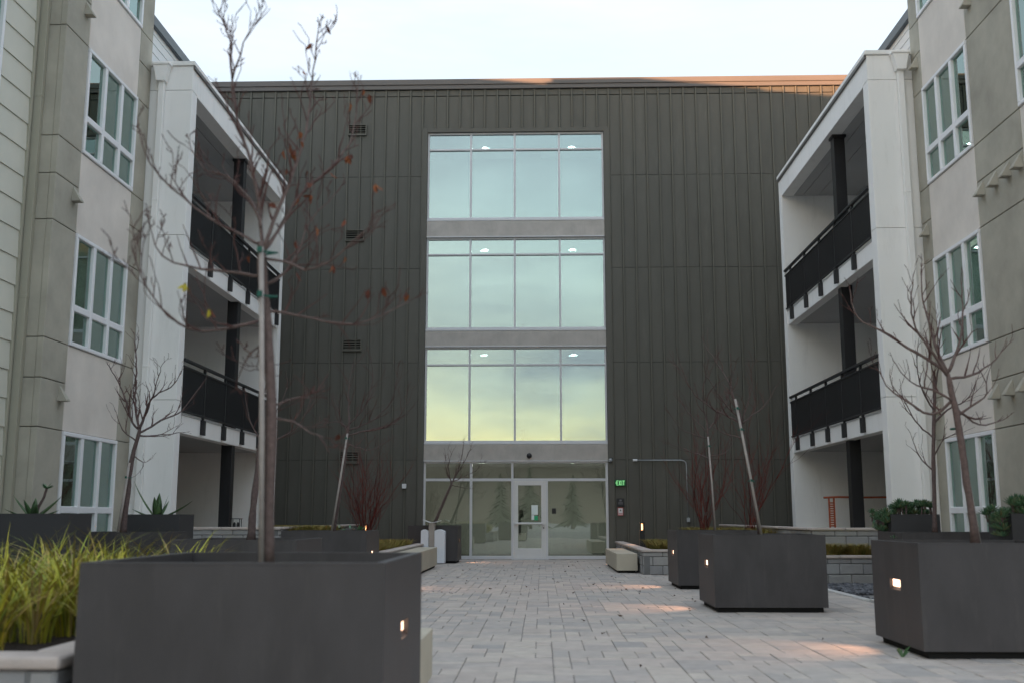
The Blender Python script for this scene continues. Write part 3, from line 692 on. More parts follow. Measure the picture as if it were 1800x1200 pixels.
planter('charcoal planter on the right closest to the entrance, partly hidden behind another planter', 2.20, 3.55, 17.55, 18.90, light=-1)
planter('charcoal planter directly behind the big left foreground planter, with a dark leaning trunk', -3.84, -2.53, 11.05, 12.35, h=.90)
planter('charcoal planter on the left with a step light, before the red stemmed shrub', -4.12, -2.76, 16.90, 18.22, light=1)
planter('charcoal planter against the entrance glass beside the white and grey bin', -3.40, -2.13, 27.25, 28.5, h=.93, light=1, lamp_e=1.6)
planter('wide charcoal planter below the right apartment window, behind the nearest right planter', 5.08, 6.60, 15.3, 16.4, h=.92)
planter('charcoal planter below the left apartment window with a small many branched tree', -6.85, -5.45, 15.3, 16.4, h=.92)
planter('tall dark planter in front of the right white tower, spilling over with succulents', 5.34, 6.08, 16.55, 17.25, h=1.18, m='planter_up')
planter('tall dark planter with bushy succulents at the right edge of the picture', 5.86, 6.98, 13.55, 14.25, h=1.18, m='planter_up')
planter('tall dark planter with a flowering agave at the left edge of the picture', -7.5, -6.02, 13.5, 14.2, h=1.18, m='planter_up')
planter('tall dark planter with a spiky agave in front of the left white tower', -6.44, -5.62, 16.5, 17.2, h=1.18, m='planter_up')

# ------------------------------------------------------------------ benches and bin
def bench(label, x0, x1, y0, y1, h):
    o = root('bench', ((x0+x1)/2, (y0+y1)/2, 0), label, 'bench', 'beige block benches')
    q = MB(); q.box(x0, x1, y0, y1, .05, h); build(q, 'seat', M['bench'], o, bevel=.012)
    q = MB(); q.box(x0+.05, x1-.05, y0+.05, y1-.05, 0, .06); build(q, 'plinth', M['planter_base'], o)
bench('beige block bench right of the entrance, beside the low block wall', 1.56, 2.0, 22.6, 26.4, .40)
bench('beige block bench on the left of the entrance, in front of the bin', -2.90, -2.45, 21.0, 25.2, .46)
bench('pale block bench just showing behind the right side of the large foreground planter', -1.30, -.765, 6.65, 7.62, .38)
o = root('litter_bin', (-2.72, 27.0, 0), 'white and grey litter bin with a flared top, left of the entrance', 'litter bin')
for (x0, x1, s) in ((-3.02, -2.83, 1), (-2.68, -2.42, -1)):
    q = MB(); pts = [(x0, .02), (x1, .02)]
    top = [(x0+(x1-x0)*k/6, .80+.05*math.sin(math.pi*(k/6)*.9+.3)*1.0) for k in range(7)]
    q.prism([(x0,.02)] + [(x1,.02)] + list(reversed(top)), 26.80, 27.15, 'y'); build(q, 'side_panel', M['bin_white'], o, bevel=.008, segs=1)
q = MB(); q.box(-2.829, -2.681, 26.84, 27.10, 0, 1.0); build(q, 'post', M['bin_grey'], o, bevel=.008)
q = MB(); q.prism([(-2.98,1.075),(-2.80,1.01),(-2.71,1.01),(-2.53,1.06),(-2.53,1.075),(-2.71,1.03),(-2.80,1.03),(-2.98,1.095)], 26.80, 27.14, 'y'); build(q, 'flared_top', M['aluminium'], o)

# ------------------------------------------------------------------ terrace walls of split blocks
bw_cache = {}
def block_mesh(w, h, d, m):
    key = (round(w,3), round(h,3), round(d,3), m)
    if key not in bw_cache:
        q = MB(); g = .005; q.box(g, w-g, 0, d, g, h-g); me = q.mesh(m, bevel=.012, segs=1); me.materials.append(M[m]); bw_cache[key] = me
    return bw_cache[key]
def wall_run(o, p0, p1, z0, z1, detail=True, courses=None, bl=.40):
    # blocks along p0 -> p1, front face to the right hand side of the direction reversed
    v = Vector((p1[0]-p0[0], p1[1]-p0[1], 0)); Ln = v.length; ang = math.atan2(v.y, v.x)
    hs = courses or [.19]*int(round((z1-z0)/.19)); r = random.Random(int(abs(p0[0]*77+p0[1]*31)))
    hs = [h*(z1-z0)/sum(hs) for h in hs]
    z = z0
    for k, h in enumerate(hs):
        x = 0; first = bl*(.5 if k % 2 else 1)
        w = first
        while x < Ln-.01:
            w = min(w, Ln-x)
            if Ln-x-w < .08: w = Ln-x
            off = r.uniform(-.006, .004)
            px = p0[0]+math.cos(ang)*x - math.sin(ang)*(-off); py = p0[1]+math.sin(ang)*x + math.cos(ang)*(-off)
            inst('block', block_mesh(w, h, .12, 'block'), (px, py, z), o, rot=(0, 0, ang)); x += w; w = bl
        z += h
    q = MB(); nx, ny = -math.sin(ang), math.cos(ang)
    def P(t, n, z): return (p0[0]+math.cos(ang)*t+nx*n, p0[1]+math.sin(ang)*t+ny*n, z)
    a = [P(0,.02,z0-.02), P(Ln,.02,z0-.02), P(Ln,.14,z0-.02), P(0,.14,z0-.02), P(0,.02,z1-.006), P(Ln,.02,z1-.006), P(Ln,.14,z1-.006), P(0,.14,z1-.006)]
    n = len(q.v); q.v += a; q.f += [tuple(n+i for i in f) for f in ((0,3,2,1),(4,5,6,7),(0,1,5,4),(1,2,6,5),(2,3,7,6),(3,0,4,7))]
    build(q, 'mortar', M['mortar'], o)
def cap_run(o, p0, p1, z, th=.05, over=.03, width=.24, mitre=(0, 0), ln=.6, round_=.018):
    v = Vector((p1[0]-p0[0], p1[1]-p0[1], 0)); Ln = v.length; ang = math.atan2(v.y, v.x)
    n = max(1, int(round(Ln/ln))); w = Ln/n
    for k in range(n):
        key = ('cap', round(w,3), th, width)
        if key not in bw_cache:
            q = MB(); q.box(.003, w-.003, -over, width-over, 0, th); me = q.mesh('cap_stone', bevel=round_, segs=3); me.materials.append(M['cap']); bw_cache[key] = me
        inst('cap_stone', bw_cache[key], (p0[0]+math.cos(ang)*w*k, p0[1]+math.sin(ang)*w*k, z), o, rot=(0, 0, ang))
def soil_bed(o, poly, z, zb=0):
    q = MB(); q.prism(poly, zb, z, 'z'); build(q, 'soil', M['soil'], o)
# right lower terrace
o = root('terrace_wall', (3.2, 24, 0), 'low grey block wall with a pale cap behind the right bench and planters', 'block wall', 'block terrace walls')
wall_run(o, (2.05, 29.8), (2.05, 21.95), 0, .45, bl=.40, courses=[.2,.2,.1]); wall_run(o, (2.05, 21.95), (4.5, 21.95), 0, .45, courses=[.2,.2,.1])
wall_run(o, (4.5, 21.95), (4.5, 18.65), 0, .45, courses=[.2,.2,.1]); wall_run(o, (4.5, 18.65), (7.0, 18.65), 0, .45, courses=[.2,.2,.1])
cap_run(o, (2.05, 29.8), (2.05, 22.16), .451); cap_run(o, (2.02, 21.95), (4.5, 21.95), .452); cap_run(o, (4.5, 21.9), (4.5, 18.86), .4525); cap_run(o, (4.47, 18.65), (7.0, 18.65), .451)
soil_bed(o, [(2.15,29.8),(2.15,22.05),(4.6,22.05),(4.6,18.75),(6.9,18.75),(6.9,19.2),(6.2,19.2),(6.2,29.8)], .43)
# right upper terrace
o = root('terrace_wall', (5.6, 24, 0), 'upper grey block wall with a pale cap at the foot of the right white tower', 'block wall', 'block terrace walls')
wall_run(o, (4.9, 29.7), (4.9, 19.6), .40, .91, courses=[.2,.2,.1]); wall_run(o, (4.9, 19.6), (6.12, 19.6), .40, .91, courses=[.2,.2,.1])
cap_run(o, (4.9, 29.7), (4.9, 19.85), .912); cap_run(o, (4.87, 19.6), (6.12, 19.6), .911)
soil_bed(o, [(5.0,29.7),(5.0,19.7),(6.2,19.7),(6.2,29.7)], .88, .38)
q = MB(); q.box(6.26, 9.4, 19.58, 26.59, .5, .90); build(q, 'patio_slab', M['concrete'], o)
# left terraces
o = root('terrace_wall', (-3.6, 24, 0), 'low block wall with a pale cap behind the left planters near the entrance', 'block wall', 'block terrace walls')
wall_run(o, (-2.97, 20.1), (-2.97, 29.8), 0, .45, courses=[.2,.2,.1]); wall_run(o, (-6.7, 20.1), (-2.97, 20.1), 0, .45, courses=[.2,.2,.1])
cap_run(o, (-2.97, 20.3), (-2.97, 29.8), .451); cap_run(o, (-6.7, 20.1), (-2.94, 20.1), .452)
soil_bed(o, [(-6.7,20.2),(-3.07,20.2),(-3.07,29.8),(-6.7,29.8)], .43)
o = root('terrace_wall', (-6, 24, 0), 'upper block wall with a pale cap at the foot of the left white tower', 'block wall', 'block terrace walls')
wall_run(o, (-5.05, 20.55), (-5.05, 29.7), .40, .91, courses=[.2,.2,.1]); wall_run(o, (-6.75, 20.55), (-5.05, 20.55), .40, .91, courses=[.2,.2,.1])
cap_run(o, (-5.05, 20.8), (-5.05, 29.7), .912); cap_run(o, (-6.75, 20.55), (-5.02, 20.55), .911)
soil_bed(o, [(-6.7,20.65),(-5.15,20.65),(-5.15,29.7),(-6.7,29.7)], .88, .38)
q = MB(); q.box(-6.79, -9.9, 19.71, 26.69, .5, .90); build(q, 'patio_slab', M['concrete'], o)
# left foreground terrace
o = root('terrace_wall', (-4.5, 7, 0), 'pale capped block wall at the bottom left corner under the yellow grass', 'block wall', 'block terrace walls')
wall_run(o, (-7.6, 5.06), (-2.27, 5.06), 0, .44, courses=[.2,.2,.1]); wall_run(o, (-2.27, 5.06), (-2.27, 9.7), 0, .44, courses=[.2,.2,.1]); wall_run(o, (-2.27, 9.7), (-7.6, 9.7), 0, .44, courses=[.2,.2,.1])
cap_run(o, (-7.6, 5.06), (-2.24, 5.06), .441, th=.06, round_=.024); cap_run(o, (-2.27, 5.28), (-2.27, 9.7), .4415, th=.06, round_=.024)
soil_bed(o, [(-7.5,5.16),(-2.37,5.16),(-2.37,9.6),(-7.5,9.6)], .42)
# kerb and dark cobbles on the right
o = root('kerb', (4.6, 17, 0), 'pale concrete kerb between the paving and the dark cobbles', 'kerb')
q = MB(); q.box(4.57, 4.69, 10.5, 15.29, -.05, .022); q.box(4.47, 4.59, 15.29, 18.3, -.05, .022)
build(q, 'kerb_stone', M['kerb'], o, bevel=.006)
q = MB(); r = random.Random(21)
base = []
def pebble(mb, x, y, z, a, b, c, rz, r):
    n = len(mb.v); ca, sa = math.cos(rz), math.sin(rz)
    ring = [(math.cos(k*math.pi/3), math.sin(k*math.pi/3)) for k in range(6)]
    for (rr, zz) in ((.75, -.6), (1, 0), (.72, .65)):
        for u, v in ring:
            X, Y = u*a*rr*r.uniform(.9,1.1), v*b*rr*r.uniform(.9,1.1); mb.v.append((x+X*ca-Y*sa, y+X*sa+Y*ca, z+zz*c))
    mb.v.append((x, y, z+c))
    for l in range(2):
        for k in range(6):
            j = (k+1) % 6; mb.f.append((n+l*6+k, n+l*6+j, n+l*6+6+j, n+l*6+6+k))
    for k in range(6): mb.f.append((n+12+k, n+12+(k+1) % 6, n+18))
for k in range(2600):
    x, y = r.uniform(4.62, 6.3), r.uniform(14.6, 18.64)
    if y < 16.45 and x > 4.66: continue
    a = r.uniform(.03, .06); pebble(q, x, y, .0+r.uniform(-.005,.03), a, a*r.uniform(.6,.95), a*.55, r.uniform(0, 3), r)
co = build(q, 'cobbles', M['cobble'], smooth=True, fix=False); tag(co, 'dark grey rounded cobbles at the foot of the right block wall', 'cobbles', kind='stuff')

# ------------------------------------------------------------------ small courtyard things
o = root('orange_railing', (6.9, 24, .9), 'rusty orange metal frame with a lattice post inside the right tower', 'metal frame')
q = MB(); q.tube([(6.28,24,1.58),(6.6,24,1.595),(7.1,23.98,1.585),(7.7,24,1.59),(8.3,24,1.585)], .022, 8); build(q, 'top_rail', M['rust'], o)
q = MB(); q.box(6.38,6.41,23.98,24.02,.9,1.57); q.box(6.49,6.52,23.98,24.02,.9,1.57)
z = .95
while z < 1.46: q.box(6.411,6.489,23.985,24.015,z,z+.03); z += .05
build(q, 'lattice_post', M['rust'], o)
q = MB(); q.box(8.2,8.24,23.98,24.02,.9,1.57); build(q, 'post', M['rust'], o)
o = root('patio_stand', (-5.94, 21.2, .96), 'small black metal stand holding two dark pots on the left wall cap', 'stand')
q = MB(); x0, x1, y0, y1, z0 = -6.03, -5.85, 20.66, 20.80, .963
for x in (x0, x1-.012):
    for y in (y0, y1-.012): q.box(x, x+.012, y, y+.012, z0, z0+.15)
q.box(x0-.01, x1+.01, y0-.01, y1+.01, z0+.151, z0+.165); build(q, 'frame', M['black_metal'], o)
for x in (-5.975, -5.905):
    q = MB(); q.tube([(x,20.73,z0),(x,20.73,z0+.06),(x,20.73,z0+.09)], [.03,.026,.012], 10); build(q, 'pot', M['black_metal'], o)
def bollard(label, x, y, z, h, s):
    o = root('bollard_light', (x, y, z), label, 'bollard light', 'black bollard lights in the planting')
    q = MB(); q.box(x-.06, x+.06, y-.06, y+.06, z, z+h-.19); q.box(x+.02*s, x+.06*s, y-.06, y+.06, z+h-.19, z+h-.03); q.box(x-.06, x+.06, y-.06, y+.06, z+h-.03, z+h); build(q, 'post', M['black_metal'], o, bevel=.004, segs=1)
    q = MB(); q.box(x-.015*s, x+.018*s, y-.018, y+.018, z+h-.185, z+h-.032); build(q, 'lamp', M['bollard_lamp'], o)
    ld = bpy.data.lights.new('bollard_lamp', 'POINT'); ld.energy = 1.6; ld.color = (1, .52, .26); ld.shadow_soft_size = .03
    lo = bpy.data.objects.new('bollard_lamp', ld); col.objects.link(lo); lo.parent = o; lo.location = (-.09*s, -.02, h-.11)
bollard('black bollard light with a warm lamp standing in the grass right of the entrance', 2.42, 26.0, .43, .60, 1)
bollard('black bollard light with a warm lamp beside the left red stemmed shrub', -4.10, 25.0, .43, .56, 1)
q = MB(); r = random.Random(5)
for k in range(110):
    if k < 85: x, y = r.uniform(-2.3, 2.4), r.uniform(16, 28.5)
    else: x, y = r.uniform(-.7, 3.0), r.uniform(8.4, 18)
    if r.random() < .25 and k > 85: continue
    s = r.uniform(.015, .04); a = r.uniform(0, 6.3); ca, sa = math.cos(a), math.sin(a); z = .008
    q.quad((x-ca*s, y-sa*s, z+.012), (x+sa*s*.5, y-ca*s*.5, z), (x+ca*s, y+sa*s, z+r.uniform(.005,.03)), (x-sa*s*.5, y+ca*s*.5, z+r.uniform(0,.02)))
lo_ = build(q, 'leaf_litter', M['litter'], fix=False); tag(lo_, 'small dark fallen leaves scattered over the pavers before the entrance', 'fallen leaves', kind='stuff')
o = root('weed', (3.0, 9.2, 0), 'tiny green weed growing between pavers at the foot of the nearest right planter', 'weed')
q = MB(); r = random.Random(2)
for k in range(5):
    a = r.uniform(0, 6.3); l = r.uniform(.05, .10); x, y = 2.98+.03*math.cos(a), 9.15+.03*math.sin(a)
    q.quad((2.98-.01, 9.15, 0), (2.98+.01, 9.15, 0), (x+.025*math.cos(a)+.018, y, l), (x+.025*math.cos(a)-.012, y, l*.8))
build(q, 'leaf', M['succulent'], o, fix=False)

# ------------------------------------------------------------------ plants
def blade(mb, x, y, z, h, lean, az, w, segs=5, droop=1.0):
    dx, dy = math.cos(az), math.sin(az); px, py = -dy, dx; n = len(mb.v); tw = rnd.uniform(-.6, .6)
    for i in range(segs+1):
        t = i/segs; out = lean*(t**1.8); zz = h*(t - droop*.35*t**3.2)
        ww = w*.5*(1-t**2.2)*(.7+.6*t if t < .4 else 1)
        c, s_ = math.cos(tw*t), math.sin(tw*t); ax, ay = px*c+dx*s_, py*c+dy*s_
        cx, cy = x+dx*out, y+dy*out
        mb.v += [(cx-ax*ww, cy-ay*ww, z+zz), (cx+ax*ww, cy+ay*ww, z+zz)]
    for i in range(segs): a = n+2*i; mb.f.append((a, a+1, a+3, a+2))
q = MB(); r = random.Random(77)
for k in range(75):
    cx = -2.55 - abs(r.gauss(0, 1.0))*1.5 if k < 40 else r.uniform(-6.8, -2.6); cy = 5.35 + abs(r.uniform(0, 3.9))
    cx = max(-6.9, cx)
    for b in range(64):
        a = r.uniform(0, 6.283); rad = r.uniform(0, .09); h = r.uniform(.32, .80)
        blade(q, cx+rad*math.cos(a), cy+rad*math.sin(a), .41, h, h*r.uniform(.1, 1.0), a+r.uniform(-.9,.9), r.uniform(.007, .021), segs=6, droop=r.uniform(.3, 2.0))
g = build(q, 'ornamental_grass', M['grass_big'], fix=False, smooth=True); tag(g, 'tall yellow green strappy grass filling the bed at the lower left', 'grass', kind='stuff')
def fine_bed(label, rects, z, n, h0, h1, seed, w=.007):
    q = MB(); r = random.Random(seed)
    for (x0, x1, y0, y1) in rects:
        for k in range(n):
            cx, cy = r.uniform(x0, x1), r.uniform(y0, y1)
            for b in range(46):
                a = r.uniform(0, 6.283); h = r.uniform(h0, h1); blade(q, cx+.05*math.cos(a), cy+.05*math.sin(a), z, h, h*r.uniform(.2, 1.2), a, w*r.uniform(.9,1.8), segs=4, droop=1.1)
    g = build(q, 'grass', M['grass_fine'], fix=False, smooth=True); tag(g, label, 'grass', kind='stuff')
fine_bed('low green and orange grass on the terrace right of the entrance', [(2.45, 3.4, 22.25, 25.4)], .42, 110, .20, .40, 1)
fine_bed('low tufted grass spilling between the two right block walls', [(4.66, 5.7, 18.85, 19.4), (4.66, 4.86, 19.4, 21.6)], .42, 60, .22, .46, 2)
fine_bed('reddish green grass on the upper terrace beside the right white tower', [(5.05, 6.1, 19.9, 24.5), (3.5, 4.85, 22.3, 26.5)], .62, 120, .25, .52, 3)
fine_bed('orange tinted grass on the low terrace left of the entrance', [(-3.9, -3.2, 20.5, 26.0)], .42, 130, .20, .38, 4)
fine_bed('yellow green grass on the upper terrace by the left white tower', [(-5.9, -4.3, 21.2, 23.2)], .80, 110, .16, .32, 6)
for (lab, cx, cy, z, rr, sd_) in (('green weeds at the foot of the main tree in the big planter', -1.32, 5.62, .855, .16, 31), ('green weeds in the planter with the leaning staked tree', 3.0, 13.9, .85, .25, 32), ('small yellow green weeds in the wide planter below the right window', 5.3, 15.6, .85, .2, 33)):
    q = MB(); r = random.Random(sd_)
    for k in range(90):
        a = r.uniform(0, 6.3); d = r.uniform(0, rr); blade(q, cx+d*math.cos(a)*1.5, cy+d*math.sin(a), z, r.uniform(.04,.10), r.uniform(.01,.06), r.uniform(0,6.3), r.uniform(.01,.02), segs=2)
    g = build(q, 'weeds', M['succulent'], fix=False); tag(g, lab, 'weeds', kind='stuff')
def fleshy_leaf(q, base, az, el, L_, w, curl):
    n = len(q.v); dx, dy = math.cos(az), math.sin(az); px, py = -dy, dx; x, y, z = base; e = el; segs = 6; step = L_/segs
    for i in range(segs+1):
        t = i/segs; ww = w*.5*((.75+.6*t) if t < .3 else (.93*(1-((t-.3)/.7)**1.7)))
        th = ww*.35+.001; ux, uz = -math.sin(e), math.cos(e)
        q.v += [(x-px*ww, y-py*ww, z+.25*ww), (x+px*ww, y+py*ww, z+.25*ww), (x-dx*ux*0, y, z-th)]
        x += dx*math.cos(e)*step; y += dy*math.cos(e)*step; z += math.sin(e)*step; e += curl/segs
    for i in range(segs):
        a = n+3*i; q.f += [(a, a+1, a+4, a+3), (a+1, a+2, a+5, a+4), (a+2, a, a+3, a+5)]
def agave(label, x, y, z, specs, stalk=None):
    o = root('agave', (x, y, z), label, 'agave')
    for az, el, L_, w, curl in specs:
        q = MB(); fleshy_leaf(q, (x+.02*math.cos(az), y+.02*math.sin(az), z), az, el, L_, w, curl); build(q, 'leaf', M['agave'], o, smooth=True)
    if stalk:
        q = MB(); q.tube(stalk, [.022,.02,.018,.016], 8); build(q, 'flower_stalk', M['bark_dark'], o)
        q = MB(); r = random.Random(9); tx, ty, tz = stalk[-1]
        for k in range(14): fleshy_leaf(q, (tx, ty, tz), r.uniform(0, 6.3), r.uniform(-.1, .9), .09, .035, .3)
        build(q, 'flower_head', M['yellow_leaf'] if False else M['succulent'], o)
agave('spiky green agave with long spread leaves in the dark planter before the left tower', -6.08, 16.82, 1.12,
      [(R(180), .85, .72, .10, .35), (R(165), .25, .50, .10, .2), (R(100), 1.45, .42, .13, 0), (R(250), 1.35, .36, .15, 0), (R(20), 1.2, .40, .14, .1), (R(0), .35, .62, .10, .35), (R(-30), .12, .45, .11, .1), (R(200), .1, .35, .11, .1), (R(60), .9, .35, .1, .2), (R(290), 1.0, .26, .13, .2), (R(-60), .3, .35, .1, .1)])
agave('agave with a dark flower stalk in the planter at the left edge', -6.62, 13.8, 1.12,
      [(R(175), .75, .42, .09, .2), (R(200), .3, .36, .10, .2), (R(110), 1.2, .3, .10, 0), (R(250), 1.0, .3, .11, 0), (R(10), .65, .48, .09, .3), (R(-20), .2, .42, .10, .2), (R(60), .6, .4, .1, .2), (R(300), .5, .35, .11, .2)],
      [(-6.60,13.8,1.15),(-6.56,13.8,1.28),(-6.50,13.8,1.40),(-6.47,13.8,1.52)])
def succulents(label, x0, x1, y0, y1, z, n, seed, droop_side=None):
    o = root('succulent_clump', ((x0+x1)/2, (y0+y1)/2, z), label, 'succulent')
    q = MB(); r = random.Random(seed); stems = MB()
    for k in range(n):
        x, y = r.uniform(x0, x1), r.uniform(y0, y1); h = r.uniform(.04, .22)
        if droop_side is not None and k % 3 == 0: x = droop_side + r.uniform(-.14, .06); h = r.uniform(-.22, .10)
        stems.tube([(x+r.uniform(-.04,.04), y, z-.05), (x, y, z+h)], .012, 5); s = r.uniform(.08, .14)
        for l in range(16):
            a = l*2.4+r.uniform(-.2,.2); fleshy_leaf(q, (x, y, z+h), a, .15+1.2*(l/16), s*(1.15-.35*l/16), .042, .35)
    build(stems, 'stem', M['bark_dark'], o, kind='stuff'); build(q, 'leaves', M['succulent'], o, kind='stuff', smooth=True, fix=False)
succulents('bushy green succulents overflowing the dark planter before the right tower', 5.4, 6.02, 16.6, 17.1, 1.13, 64, 41, 5.34)
succulents('bushy blue green succulents overflowing the planter at the right edge', 5.95, 6.95, 13.6, 14.1, 1.13, 84, 42, 5.86)
o = root('patio_shrub', (6.7, 22.6, .9), 'small dark leafy plant at the foot of the black column in the right tower', 'plant')
q = MB(); r = random.Random(6)
for k in range(120): fleshy_leaf(q, (6.2+r.uniform(0,.95), 20.4+r.uniform(-.15,.15), .92+r.uniform(0,.26)*(1 if r.random() < .6 else .5)), r.uniform(0,6.3), r.uniform(.1,1.3), .10, .05, .2)
build(q, 'leaves', M['succulent'], o, kind='stuff', fix=False)

